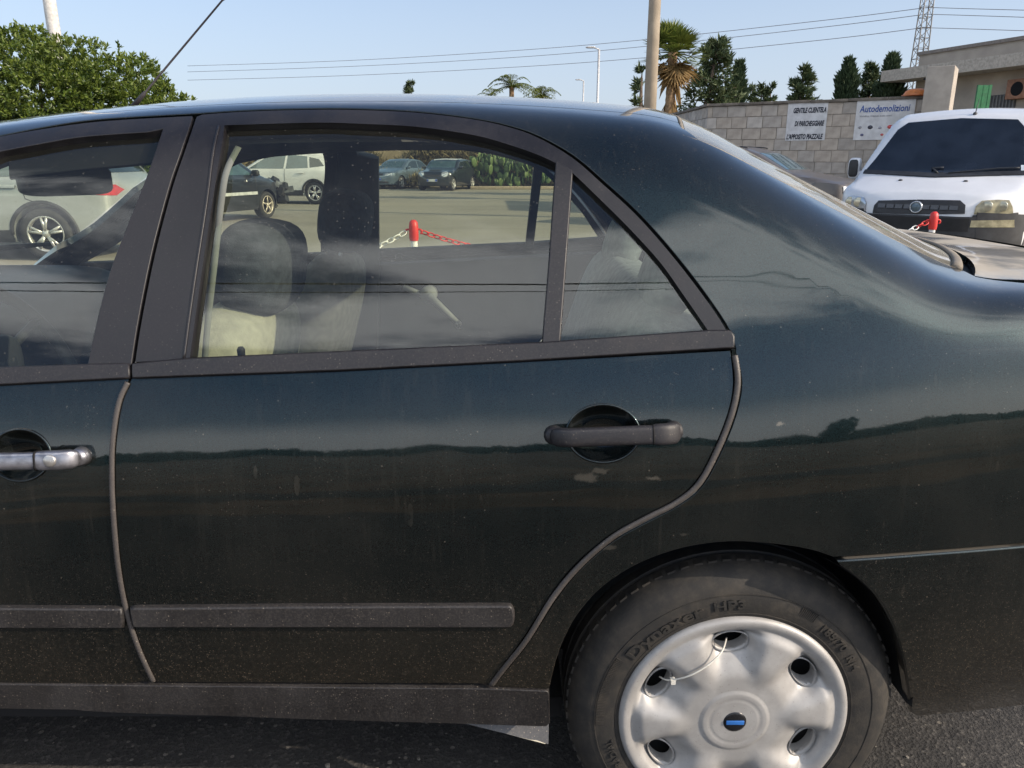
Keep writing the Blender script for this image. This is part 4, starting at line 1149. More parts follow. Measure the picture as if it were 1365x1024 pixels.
for x0, x1 in ((0.0, 0.05), (0.12, 0.17), (0.24, 0.30)):
    mb = MB(); mb.box((x0, 0, 0), (x1, 0.05, gt - 0.002)); mb.build('upright', gm, gl_)
mb = MB(); mb.box((0.052, 0.005, 0.05), (0.238, 0.045, gt - 0.02)); mb.build('panel', gm, gl_)
for dz in (0.0, 0.12): 
    mb = MB(); mb.box((0.003, 0.004, gt - 0.05 - dz), (0.29, 0.046, gt - 0.01 - dz)); mb.build('rail', gm, gl_)

# ------------------------------------------------------------------ building behind the gate
BW_ = plain('beige_render', (0.40, 0.345, 0.285), 0.95, var=0.10, scale=1.5, bmp=0.15)
bA = at(1226, 74, 33.0); bB = at(1420, 49, 27.5)
bd = Vector((bB[0] - bA[0], bB[1] - bA[1], 0)); bl = bd.length * 1.8; bang = math.atan2(bd.y, bd.x)
bld = empty('flat_roofed_building', (bA[0], bA[1], 0), bang); tag(bld, 'low beige flat-roofed building with overhanging slab at the right edge', 'building')
bz = bA[2]; sl = (bB[2] - bA[2]) / bd.length
mb = MB(); mb.box((0, 0, 0), (bl, 9, bz)); mb.build('wall', BW_, bld)
mb = MB(); mb.box((-0.08, -0.08, bz), (bl + 0.1, 9.1, bz + 0.12)); mb.build('parapet_cap', plain('parapet_grey', (0.22, 0.19, 0.165), 0.9), bld)
mb = MB(); cz = at(1230, 107, 32.5)[2]; mb.box((-0.75, -1.1, cz), (bl, 0.0, cz + 0.42)); mb.build('overhang_slab', plain('slab_render', (0.44, 0.39, 0.33), 0.95), bld)
def bpt(px, py):                                       # on the building front
    nrm = Vector((math.sin(bang), -math.cos(bang), 0)); C = Vector(CAM); d = Vector(raydir(px, py)); t = (Vector(bld.location) - C).dot(nrm) / d.dot(nrm)
    return bld.matrix_world.inverted() @ (C + d * t) if False else Matrix.Rotation(-bang, 4, 'Z') @ (C + d * t - Vector(bld.location))
a, b_ = bpt(1316, 128), bpt(1354, 139)
lv = MB(); lv.box((a.x, -0.03, b_.z - 0.6), (b_.x, 0.05, a.z)); lvo = lv.build('louvred_window', plain('louvre_dark', (0.08, 0.08, 0.08), 0.7), bld)
for i in range(9):
    mb = MB(); x = a.x + (b_.x - a.x) * (i + 0.5) / 9; mb.box((x - 0.02, -0.06, b_.z - 0.6), (x + 0.02, -0.031, a.z - 0.02)); mb.build('louvre_bar', plain('louvre_bar_grey', (0.18, 0.18, 0.17), 0.7), lvo)
a, b_ = bpt(1353, 107), bpt(1378, 131)
ac = empty('air_conditioner'); ac.location = Matrix.Translation(bld.location) @ Matrix.Rotation(bang, 4, 'Z') @ Vector((a.x, -0.01, b_.z)); ac.rotation_euler = (0, 0, bang); tag(ac, 'brown boxed air conditioner unit on the beige building', 'air conditioner')
mb = MB(); w_, h_ = b_.x - a.x, a.z - b_.z; mb.box((0, -0.35, 0), (w_, 0, h_), bev=0.02); mb.build('case', plain('rusty_case', (0.30, 0.15, 0.09), 0.7), ac)
mb = MB(); mb.lathe([(0.001, -0.36), (h_ * 0.30, -0.362), (h_ * 0.36, -0.352)], 24, 'Y', (w_ * 0.5, 0, h_ * 0.5)); mb.build('fan_grille', RUBBER, ac)

# ------------------------------------------------------------------ poles, mast, wires
def pole(name, label, px, py, Y, ztop_, r0, r1, m, tilt=0.0, group=None):
    p = at(px, py, Y); o = empty(name, (p[0], p[1], 0)); tag(o, label, 'pole', group)
    mb = MB(); mb.tube([(0, 0, -0.1), (0, 0, ztop_ * 0.5), (tilt, 0, ztop_)], [r0, (r0 + r1) / 2, r1], 20); mb.build('shaft', m, o)
    return o
PC = plain('pole_concrete', (0.30, 0.25, 0.19), 0.9, var=0.15, scale=3, bmp=0.2)
up = pole('utility_pole', 'tall round concrete utility pole just left of the palm', 867, 130, 18.0, 7.5, 0.15, 0.115, PC)
pole('lamp_post', 'pale tapered post rising behind the leafy tree at upper left', 75, 62, 22.0, 11.0, 0.18, 0.13, plain('galvanised_post', (0.55, 0.54, 0.52), 0.5), -0.25)
def street_lamp(px, pytop, pyb, Y, label, arm=-1):
    t = at(px, pytop, Y); o = empty('street_lamp', (t[0], t[1], 0)); tag(o, label, 'street lamp', 'street lamps beyond the car roof')
    gm_ = plain('lamp_grey_metal', (0.5, 0.5, 0.5), 0.5, 0.3)
    mb = MB(); mb.tube([(0, 0, 0), (0, 0, t[2])], [0.09, 0.06], 10); mb.build('post', gm_, o)
    mb = MB(); mb.tube([(0, 0, t[2]), (arm * 0.25, 0, t[2] + 0.08)], 0.035, 6); cushion(mb, (arm * 0.45, 0, t[2] + 0.10), (0.26, 0.10, 0.05), 3); mb.build('lamp_head', gm_, o)
street_lamp(798.5, 66, 130, 44, 'taller thin street lamp rising above the car roof near the utility pole')
street_lamp(778, 108, 130, 70, 'small distant street lamp with a flat head beside the taller one')
# lattice mast
mt = at(1222, 105, 70.0); mast = empty('lattice_mast', (mt[0], mt[1], 0)); tag(mast, 'slender steel lattice mast carrying the overhead wires', 'mast')
MM = plain('galvanised_lattice', (0.22, 0.22, 0.22), 0.6, 0.3)
HM = 24.0
def mastw(z): return 0.62 - 0.018 * z
for sx, sy in ((-1, -1), (1, -1), (1, 1), (-1, 1)):
    mb = MB(); mb.tube([(sx * mastw(0), sy * mastw(0), 0), (sx * mastw(HM), sy * mastw(HM), HM)], 0.055, 6); mb.build('leg', MM, mast)
mb = MB(); z = 0.0; i = 0
while z < HM - 0.8:
    w0, w1 = mastw(z), mastw(z + 0.8)
    for (ax, ay), (bx, by) in (((-1, -1), (1, -1)), ((1, -1), (1, 1)), ((1, 1), (-1, 1)), ((-1, 1), (-1, -1))):
        if i % 2: ax, ay, bx, by = bx, by, ax, ay
        mb.tube([(ax * w0, ay * w0, z), (bx * w1, by * w1, z + 0.8)], 0.028, 4); mb.tube([(ax * w0, ay * w0, z), (bx * w0, by * w0, z)], 0.024, 4)
    z += 0.8; i += 1
tag(mb.build('bracing', MM, mast), kind='stuff')
WIRE = plain('wire_aluminium', (0.20, 0.20, 0.22), 0.5)
for lab, pts in (('topmost of the three overhead wires crossing the sky', [(250, 88), (460, 81), (680, 68), (860, 53), (1100, 27), (1237, 10)]),
                 ('middle of the three overhead wires crossing the sky', [(250, 96), (460, 89), (680, 77), (860, 62), (1100, 36), (1235, 19)]),
                 ('lowest of the three overhead wires crossing the sky', [(250, 107), (460, 101), (680, 90), (860, 77), (1100, 53), (1231, 37)])):
    P = [at(px, py, lerp(120, 70, (px - 250) / 985.0)) for px, py in pts]
    mb = MB(); mb.tube(catmull(P, 6), 0.028, 5); tag(mb.build('overhead_wire', WIRE), lab, 'wire', 'overhead wires')
for lab, pts in (('topmost wire running right from the lattice mast', [(1237, 10), (1300, 12), (1420, 15)]), ('middle wire running right from the lattice mast', [(1235, 19), (1300, 21), (1420, 25)]), ('lowest wire running right from the lattice mast', [(1231, 37), (1300, 39), (1420, 43)])):
    P = [at(px, py, lerp(70, 62, (px - 1235) / 185.0)) for px, py in pts]
    mb = MB(); mb.tube(catmull(P, 4), 0.026, 5); tag(mb.build('overhead_wire', WIRE), lab, 'wire', 'overhead wires')

# ------------------------------------------------------------------ plants
def leafmat(name, a, b, rough=0.55, trans=0.25):
    m, nt, bs = newmat(name)
    info = N(nt, 'ShaderNodeObjectInfo'); geo = N(nt, 'ShaderNodeNewGeometry')
    f = mth(nt, 'ADD', mth(nt, 'MULTIPLY', geo.outputs['Random Per Island'], 0.75), mth(nt, 'MULTIPLY', noise(nt, 2.5), 0.35))
    nt.links.new(mixc(nt, f, a, b), bs.inputs['Base Color']); bs.inputs['Roughness'].default_value = rough
    out = nt.nodes['Material Output']; tl = N(nt, 'ShaderNodeBsdfTranslucent'); nt.links.new(mixc(nt, f, tuple(v * 1.3 for v in a), tuple(v * 1.4 for v in b)), tl.inputs[0])
    mx = N(nt, 'ShaderNodeMixShader'); mx.inputs[0].default_value = trans
    nt.links.new(bs.outputs[0], mx.inputs[1]); nt.links.new(tl.outputs[0], mx.inputs[2]); nt.links.new(mx.outputs[0], out.inputs['Surface'])
    return m
BARK = plain('bark', (0.10, 0.075, 0.055), 0.95, var=0.3, scale=10, bmp=0.5, bdist=0.02)
def leaf(mb, p, d, up, l, w):
    """pointed leaf of two faces, folded along the middle (meshed together in build_raw)"""
    if not hasattr(mb, 'lf'): mb.lf = []
    mb.lf.append((p[0], p[1], p[2], d[0], d[1], d[2], up[0], up[1], up[2], l, w))
_RU = np.random.default_rng(99).normal(size=(65536, 3)); _RU /= np.linalg.norm(_RU, axis=1, keepdims=True); _RI = 0
def rnd3(g): 
    global _RI
    _RI = (_RI + 1) % 65536; return _RU[(_RI * 7919 + int(g.random() * 65536)) % 65536]
def build_raw(mb, name, m, parent):
    V = np.array(mb.v, float).reshape(-1, 3); F_ = list(mb.f)
    if hasattr(mb, 'lf'):
        A = np.array(mb.lf); p, d, up, l, w = A[:, 0:3], A[:, 3:6], A[:, 6:9], A[:, 9:10], A[:, 10:11]
        nz = lambda v: v / (np.linalg.norm(v, axis=1, keepdims=True) + 1e-9)
        d = nz(d); s_ = nz(np.cross(d, up)); n = np.cross(s_, d); c = p + d * l * 0.5
        W = np.stack([p, c + s_ * w * 0.5 + n * w * 0.18, p + d * l, c - s_ * w * 0.5 + n * w * 0.18], 1).reshape(-1, 3)
        k = len(V) + 4 * np.arange(len(A))[:, None]; T = np.concatenate([np.concatenate([k, k + 1, k + 2], 1)[:, None], np.concatenate([k, k + 2, k + 3], 1)[:, None]], 1).reshape(-1, 3)
        V = np.vstack([V, W]); F_ += T.tolist()
    me = bpy.data.meshes.new(name); me.from_pydata(V.tolist(), [], F_); return link(name, me, m, parent)
def leafy_tree(name, label, base, clumps, nleaf, l, w, m, trunk_r=0.12, seed=1, cat='tree', group=None, limbs=True, upbias=0.3, shell=0.55):
    """clumps: (centre offset, radii) ellipsoids whose outer layers carry the leaves"""
    g = np.random.default_rng(seed); o = empty(name, base); tag(o, label, cat, group)
    mb = MB(); vol = [c[1][0] * c[1][1] + c[1][0] * c[1][2] + c[1][1] * c[1][2] for c in clumps]; tot = sum(vol)
    for (c, r), vv in zip(clumps, vol):
        c = np.array(c); r = np.array(r); n = int(nleaf * vv / tot)
        nsp = max(4, n // 14)
        for _ in range(nsp):                     # sprigs of leaves
            dd = rnd3(g); rad = shell + (1.05 - shell) * g.random() ** 0.6
            q = c + r * dd * rad; out = dd * 0.9 + rnd3(g) * 0.5 + np.array([0, 0, upbias]); out /= np.linalg.norm(out)
            for k in range(14):
                ld = out + rnd3(g) * 0.95; leaf(mb, q + out * l * 0.22 * k * 0.35 + rnd3(g) * l * 0.25, ld, rnd3(g), l * g.uniform(0.7, 1.2), w * g.uniform(0.8, 1.2))
    build_raw(mb, 'crown', m, o)
    mb = MB(); top = np.mean([c[0] for c in clumps], axis=0)
    mb.tube(catmull([(0, 0, -0.1), (0.05, 0.03, top[2] * 0.4), (top[0] * 0.5, top[1] * 0.5, top[2])], 4), np.linspace(trunk_r, trunk_r * 0.5, 9), 10)
    if limbs:
        for (c, r) in clumps:
            c = np.array(c); s = np.array([top[0] * 0.2, top[1] * 0.2, top[2] * 0.5]); mb.tube(catmull([s, (s + c) / 2 + np.array([0, 0, 0.1]), c + r * np.array([0, 0, 0.3])], 4), np.linspace(trunk_r * 0.55, 0.015, 9), 7)
    mb.build('trunk', BARK, o)
    return o
LEAF1 = leafmat('citrus_leaf', (0.035, 0.075, 0.012), (0.150, 0.190, 0.030), 0.45)
b0 = at(40, 140, 15.0); b0[2] = 0
def cl(px, py, Y, r): p = at(px, py + 11, Y); return (tuple(np.array(p) - np.array([b0[0], b0[1], 0])), r)
leafy_tree('leafy_tree', 'broad dense green tree with glossy leaves at upper left', (b0[0], b0[1], 0),
    [cl(-120, 125, 15, (1.8, 1.4, 1.15)), cl(10, 112, 15, (1.25, 1.2, 1.02)), cl(55, 105, 15.3, (0.9, 1.0, 0.95)), cl(105, 125, 14.8, (1.1, 1.1, 0.98)), cl(165, 130, 14.8, (0.85, 1.0, 0.88)), cl(200, 145, 14.9, (0.62, 0.8, 0.62)), cl(228, 156, 14.9, (0.52, 0.7, 0.50)), cl(60, 150, 14.4, (1.5, 1.0, 0.9)), cl(160, 165, 14.6, (1.0, 0.8, 0.8))],
    62000, 0.095, 0.038, LEAF1, 0.16, 3, limbs=True, shell=0.72)
# conifers behind the wall
NEED = leafmat('cypress_foliage', (0.020, 0.042, 0.020), (0.055, 0.085, 0.036), 0.7, 0.1)
PINE = leafmat('pine_needles', (0.028, 0.055, 0.022), (0.085, 0.11, 0.042), 0.7, 0.1)
def cypress(px, pytop, pyb, wpx, Y, label, seed, loose=1.0):
    t = at(px, pytop, Y); b = at(px, pyb, Y); H = t[2]; rad = wpx / 2 * Y / FPX
    o = empty('cypress_tree', (t[0], t[1], 0)); tag(o, label, 'tree', 'conifers beyond the wall'); g = np.random.default_rng(seed); mb = MB(); z0 = max(0.4, b[2] - 2.2)
    n = 3800
    for _ in range(n):
        u = g.random(); z = z0 + (H - z0) * u; rr = rad * (min(1, (1 - u) * 2.6) ** 0.75) * (0.55 + 0.5 * g.random()) * (1 + 0.25 * math.sin(z * 5 + seed)) * loose
        a = g.random() * 6.283; q = np.array([rr * math.cos(a), rr * math.sin(a), z]); d = np.array([math.cos(a) * 0.5, math.sin(a) * 0.5, 1.0]) + rnd3(g) * 0.45
        leaf(mb, q, d, rnd3(g), 0.34 * g.uniform(0.6, 1.2), 0.10)
    build_raw(mb, 'crown', NEED, o); mb = MB(); mb.tube([(0, 0, 0), (0, 0, H * 0.9)], [0.12, 0.03], 8); mb.build('trunk', BARK, o)
def pine(px, pytop, pyb, wpx, Y, label, seed, nb=46, dx=0.0):
    t = at(px, pytop, Y); b = at(px, pyb, Y); H = t[2]; rad = wpx / 2 * Y / FPX
    o = empty('pine_tree', (t[0], t[1], 0)); tag(o, label, 'tree', 'conifers beyond the wall'); g = np.random.default_rng(seed); mb = MB(); tb_ = MB()
    z0 = max(0.5, b[2] - 1.5); tb_.tube([(0, 0, 0), (dx * 0.5, 0, H * 0.6), (dx, 0, H * 0.97)], [0.17, 0.11, 0.02], 8)
    for k in range(nb):
        u = (k + g.random()) / nb; z = z0 + (H - z0) * u; L = rad * (1 - u) ** 0.6 * g.uniform(0.55, 1.15) + 0.10; a = g.random() * 6.283
        s = np.array([dx * z / H, 0, z]); e = s + np.array([math.cos(a) * L, math.sin(a) * L, L * g.uniform(0.05, 0.5)]); mid = (s + e) / 2 - np.array([0, 0, 0.08 * L])
        tb_.tube([s, mid, e], [0.035, 0.022, 0.008], 5)
        for _ in range(62):
            v = g.random() ** 0.6; q = (s + (e - s) * v) + rnd3(g) * 0.13 * (0.5 + L * 0.35); d = (e - s) * 0.6 + rnd3(g) * L * 0.8 + np.array([0, 0, 0.3 * L])
            leaf(mb, q, d, rnd3(g), 0.30 * g.uniform(0.6, 1.2), 0.075)
    build_raw(mb, 'crown', PINE, o); tb_.build('trunk', BARK, o)
pine(938, 56, 140, 92, 30, 'large dark spreading pine between the palm and the wall', 5, 70, 0.5)
cypress(986, 87, 132, 17, 36, 'narrow dark cypress just right of the large pine', 6)
pine(1003, 116, 132, 16, 40, 'small conifer top right of the narrow cypress, nearer the pine', 7, 14)
pine(1016, 115, 132, 13, 42, 'middle small conifer top in the gap above the wall corner', 8, 14)
pine(1028, 114, 132, 14, 42, 'small pointed conifer top left of the bushy pine above the notice', 9, 14)
pine(1071, 94, 132, 44, 34, 'bushy pine rising directly above the black-lettered notice', 10, 40)
cypress(1132, 84, 130, 25, 34, 'broad dark cypress left of the company sign', 11, 1.0)
pine(1163, 90, 130, 34, 36, 'open conifer between two dark cypresses above the company sign', 12, 40)
cypress(1190, 78, 130, 27, 34, 'tallest pointed cypress right of the company sign', 13)
pine(548, 110, 130, 22, 60, 'tiny dark treetop peeping over the middle of the car roof', 14, 18)
pine(856, 92, 140, 14, 30, 'ragged dark conifer half hidden behind the utility pole', 15, 9)

# palms
FROND = leafmat('palm_frond', (0.070, 0.110, 0.018), (0.17, 0.19, 0.04), 0.5)
DEAD = leafmat('dead_palm_frond', (0.16, 0.095, 0.035), (0.30, 0.20, 0.085), 0.8)
TRUNK = plain('palm_trunk_fibre', (0.24, 0.155, 0.085), 0.95, var=0.4, scale=14, bmp=0.6, bdist=0.03)
def fan_palm(px, pytop, Y, label, seed, crown=1.1, n=40, skirt=True, tr=0.17):
    t = at(px, pytop, Y); H = t[2] - crown * 0.75; g = np.random.default_rng(seed)
    o = empty('fan_palm', (t[0], t[1], 0)); tag(o, label, 'palm', 'palms beyond the wall'); gm1, gm2 = MB(), MB()
    def frond(mb, a, el, L):
        d = np.array([math.cos(a) * math.cos(el), math.sin(a) * math.cos(el), math.sin(el)]); s = np.array([0, 0, H]); q = s + d * L * 0.5 + np.array([0, 0, -0.05 * L])
        mb.tube([s, q], [0.025, 0.012], 4)
        side = np.cross(d, [0, 0, 1.0]); side /= np.linalg.norm(side) + 1e-9; upv = np.cross(side, d)
        for k in range(17):
            f = R(-95 + 190 * k / 16); dd = d * math.cos(f) + side * math.sin(f) + upv * 0.12 * abs(math.sin(f)); tip = q + dd * L * 0.55 + np.array([0, 0, -0.10 * L * g.random()])
            wv = np.cross(dd, upv); wv /= np.linalg.norm(wv) + 1e-9; m_ = (q + tip) / 2
            b = len(mb.v); mb.v.extend([tuple(q), tuple(m_ + wv * 0.035), tuple(tip), tuple(m_ - wv * 0.035)]); mb.f.append((b, b + 1, b + 2, b + 3)); mb.sm.append(False)
    for k in range(n): frond(gm1, g.random() * 6.283, R(g.uniform(-25, 85)), crown * g.uniform(0.75, 1.05))
    if skirt:
        for k in range(int(n * 0.45)): frond(gm2, g.random() * 6.283, R(g.uniform(-85, -35)), crown * g.uniform(0.6, 1.0))
        for k in range(int(n * 0.5)):
            a = g.random() * 6.283; zz = -g.random() * 1.4
            leaf(gm2, np.array([0.13 * math.cos(a), 0.13 * math.sin(a), H - 0.4 + zz]), np.array([math.cos(a) * 0.35, math.sin(a) * 0.35, -1]), rnd3(g), 0.7, 0.16)
    build_raw(gm1, 'crown', FROND, o)
    if skirt: build_raw(gm2, 'dead_skirt', DEAD, o)
    mb = MB(); rs = []; ps = []
    for k in range(40): ps.append((0, 0, H * k / 39)); rs.append(tr * (1.0 + 0.10 * (k % 2)) * (1 - 0.2 * k / 39))
    mb.tube(ps, rs, 12); mb.build('trunk', TRUNK, o)
fan_palm(899, 30, 26, 'tall fan palm with brown hanging skirt right of the utility pole', 21, 1.15, 52)
def feather_palm(px, py, Y, label, seed, L=1.6, n=26):
    t = at(px, py, Y); H = t[2] - L * 0.45; g = np.random.default_rng(seed); o = empty('feather_palm', (t[0], t[1], 0)); tag(o, label, 'palm', 'palms beyond the wall'); mb = MB()
    for k in range(n):
        a = g.random() * 6.283; el = R(g.uniform(5, 80)); d = np.array([math.cos(a) * math.cos(el), math.sin(a) * math.cos(el), math.sin(el)]); pts = [np.array([0, 0, H]) + d * L * u + np.array([0, 0, -0.75 * L * u * u]) for u in np.linspace(0, 1, 9)]
        mb.tube(pts, np.linspace(0.02, 0.004, 9), 4)
        for i in range(1, 9):
            for sgn in (-1, 1):
                for _ in range(3):
                    sd = np.cross(pts[i] - pts[i - 1], [0, 0, 1.0]); sd /= np.linalg.norm(sd) + 1e-9; q = pts[i - 1] + (pts[i] - pts[i - 1]) * g.random()
                    leaf(mb, q, sd * sgn + (pts[i] - pts[i - 1]) * 2 + np.array([0, 0, -0.4]), np.array([0, 0, 1.0]), 0.42 * (1.1 - i / 11), 0.04)
    build_raw(mb, 'crown', FROND, o); mb = MB(); mb.tube([(0, 0, 0), (0, 0, H)], [0.17, 0.14], 10); mb.build('trunk', TRUNK, o)
feather_palm(682, 92, 48, 'airy feather palm peeping over the roof, left of its neighbour', 22, 2.2)
feather_palm(722, 108, 50, 'lower feather palm peeping over the roof, right of its neighbour', 23, 2.0)
feather_palm(655, 112, 62, 'small thin palm top at the left of the group over the roof', 24, 2.0, 14)

# dry bank, scrub and prickly pears at the far end of the yard
def scrub(name, label, x0, x1, y, h, n, m, seed, l=0.35):
    g = np.random.default_rng(seed); mb = MB()
    for _ in range(n):
        x = g.uniform(x0, x1); z = h * (0.35 + 0.65 * (0.5 + 0.5 * math.sin(x * 1.3 + seed) * math.sin(x * 0.43 + 1))) * g.random() ** 0.7
        q = np.array([x, y + g.uniform(-1, 1.2), z]); leaf(mb, q, rnd3(g) + np.array([0, -0.2, 0.9]), rnd3(g), l * g.uniform(0.5, 1.3), l * 0.16)
    o = build_raw(mb, name, m, None); return tag(o, label, 'scrub', kind='stuff')
DRYG = leafmat('dry_grass_blade', (0.22, 0.17, 0.085), (0.40, 0.33, 0.17), 0.9, 0.2)
scrub('dry_scrub', 'band of tan dry grass along the far edge of the yard', -26, 14, 40.0, 1.15, 22000, DRYG, 2, 0.42)
scrub('tall_dry_scrub', 'taller brown thicket behind the dry grass at the yard end', -26, 14, 44.0, 2.5, 26000, leafmat('brown_thicket', (0.10, 0.085, 0.04), (0.22, 0.18, 0.09), 0.9, 0.2), 4, 0.6)
mb = MB(); mb.box((-60, 46.0, -0.2), (40, 46.5, 1.9)); mb.v = [(a, b, c) for a, b, c in mb.v]; fw = mb.build('earth_bank', plain('tan_earth', (0.26, 0.21, 0.13), 1.0, var=0.3, scale=0.6)); tag(fw, kind='structure')
PAD = plain('prickly_pear_pad', (0.085, 0.135, 0.040), 0.6, var=0.35, scale=2.5)
g = np.random.default_rng(8)
mb = MB(); cushion(mb, (0, 0, 0.20), (0.13, 0.03, 0.20), 2.2, None, 5); pad_me = bpy.data.meshes.new('pad'); pad_me.from_pydata(mb.v, [], mb.f); pad_me.polygons.foreach_set('use_smooth', [True] * len(mb.f)); pad_me.materials.append(PAD)
for ci, (px, pyb, Y, np_, wid, ht, lab) in enumerate(((655, 246, 39.0, 130, 1.3, 1.35, 'tall clump of prickly pear beside the dark compact car'), (700, 247, 38.8, 120, 1.2, 1.25, 'second clump of prickly pear, further right along the yard edge'))):
    p = gnd(px, pyb); p = at(px, pyb, Y); o = empty('prickly_pear', (p[0], p[1], 0)); tag(o, lab, 'cactus', 'prickly pears at the yard edge')
    for k in range(np_):
        c = bpy.data.objects.new('pad', pad_me); COL.objects.link(c); c.parent = o; h = ht * g.random() ** 0.8
        c.location = (g.uniform(-wid, wid) * (1.1 - 0.5 * h / ht), g.uniform(-0.5, 0.5), h); c.rotation_euler = (g.uniform(-0.5, 0.5), g.uniform(-0.6, 0.6), g.uniform(0, 3.1)); s = g.uniform(0.8, 1.35); c.scale = (s, s, s)
mb = MB(); mb.box((-2.0, 37.9, -0.01), (6.0, 38.2, 0.14), bev=0.03); tag(mb.build('yard_kerb', plain('pale_kerb', (0.34, 0.28, 0.2), 0.9)), kind='structure')
# weeds at the foot of the wall
WEED = leafmat('weed_leaf', (0.05, 0.07, 0.02), (0.12, 0.12, 0.04), 0.8)
pw = wall_hit(1147, 245, 0.15); o = empty('wall_weed', (pw.x, pw.y, 0)); tag(o, 'thin weed growing up the block wall beside the van mirror', 'weed'); mb = MB(); g = np.random.default_rng(5)
for k in range(160):
    u = g.random(); q = np.array([g.normal() * 0.07, g.normal() * 0.03, u * 1.05]); leaf(mb, q, rnd3(g) * 0.7 + np.array([0, 0, 0.8]), rnd3(g), 0.16, 0.03)
build_raw(mb, 'leaves', WEED, o); mb = MB(); mb.tube([(0, 0, 0), (0.02, 0, 0.95)], [0.01, 0.004], 5); mb.build('stem', BARK, o)

# ------------------------------------------------------------------ bollards and chains
RED = plain('red_plastic', (0.60, 0.035, 0.030), 0.45, var=0.15); WHT = plain('white_plastic', (0.72, 0.72, 0.70), 0.45, var=0.1)
def bollard(p, label):
    o = empty('chain_bollard', (p[0], p[1], 0)); tag(o, label, 'bollard', 'red and white chain bollards')
    for z0, z1, m in ((0.0, 0.28, WHT), (0.28, 0.66, RED), (0.66, 0.80, WHT)):
        mb = MB(); mb.lathe([(0.0215, z0), (0.0215, z1)], 20, 'Z'); mb.build('band', m, o)
    mb = MB(); mb.lathe([(0.027, 0.78), (0.030, 0.80), (0.030, 0.865), (0.026, 0.895), (0.014, 0.908), (0.0005, 0.910)], 20, 'Z'); mb.build('cap', RED, o)
    for s in (-1, 1):
        mb = MB(); mb.tube(catmull([(s * 0.026, 0, 0.85), (s * 0.045, 0, 0.848), (s * 0.052, 0, 0.835), (s * 0.043, 0, 0.822)], 4), 0.006, 6); mb.build('hook', RED, o)
    mb = MB(); mb.lathe([(0.0005, 0.035), (0.05, 0.03), (0.14, 0.006), (0.145, 0.0)], 24, 'Z'); mb.build('base', RUBBER, o)
    return o
pb1 = at(551, 293, 1.0); k1 = (0.91 - 1.26) / (pb1[2] - 1.26); pb1 = at(551, 294, k1); 
pb2 = at(1246, 282, 1.0); k2 = (0.91 - 1.26) / (pb2[2] - 1.26); pb2 = at(1246, 283, k2)
pm = (pb1 + pb2) / 2; p0 = pb1 + (pb1 - pm) * 0.80; p3 = pb2 + (pb2 - pm)
bs_ = [p0, pb1, pm, pb2]
labs = ['chain bollard hidden left behind the middle door pillar', 'red and white bollard seen through the rear door window', 'chain bollard between the other two, hidden behind the car', 'red-capped bollard standing before the white van']
for i in (0, 1, 2, 3): bollard(bs_[i], labs[i])
mb = MB()
pts = []
for t in np.linspace(0, 2 * math.pi, 17)[:-1]:
    c, s = math.cos(t), math.sin(t); pts.append(((0.026 + 0.0) * (1 if c > 0 else -1) * (abs(c) ** 0.8), 0.0155 * s, 0))
pts.append(pts[0]); mb.tube(pts, 0.0042, 6, False)
LK = {}
for nm, m in (('red', RED), ('white', WHT)):
    me = bpy.data.meshes.new('link'); me.from_pydata(mb.v, [], mb.f); me.polygons.foreach_set('use_smooth', [True] * len(mb.f)); me.materials.append(m); LK[nm] = me
def chain(a, b, sag, seq, label):
    a = np.array([a[0], a[1], 0.835]); b = np.array([b[0], b[1], 0.835]); d = b - a; L = np.linalg.norm(d[:2]); d = d / L
    a = a + d * 0.05; b = b - d * 0.05; o = empty('chain', a); tag(o, label, 'chain', 'red and white plastic chains')
    n = int(L * 1.04 / 0.043); ang = math.atan2(d[1], d[0])
    f = lambda u: a + (b - a) * u + np.array([0, 0, -sag * 4 * u * (1 - u)])
    for i in range(n):
        u = (i + 0.5) / n; p = f(u); t = f(min(1, u + 0.01)) - f(max(0, u - 0.01)); pitch = math.atan2(t[2], np.linalg.norm(t[:2]))
        c = bpy.data.objects.new('link', LK[seq(i, n)]); COL.objects.link(c); c.parent = o; c.location = p - a
        c.rotation_euler = (Matrix.Rotation(ang, 4, 'Z') @ Matrix.Rotation(-pitch, 4, 'Y') @ Matrix.Rotation(R(45 if i % 2 else -45), 4, 'X')).to_euler()
seqf = lambda i, n: 'red' if (i // 12) % 2 == 0 else 'white'
chain(bs_[0], bs_[1], 0.20, lambda i, n: 'white' if ((n - 1 - i) // 12) % 2 == 0 else 'red', 'white end of plastic chain left of the bollard seen through the rear window')
chain(bs_[1], bs_[2], 0.17, lambda i, n: 'red' if i < 8 or i % 24 > 18 else 'white', 'red then white plastic chain sagging right from the bollard behind the rear window')
chain(bs_[2], bs_[3], 0.20, lambda i, n: 'red' if n - 1 - i < 2 else 'white', 'white plastic chain hooked to the red-capped bollard before the van')

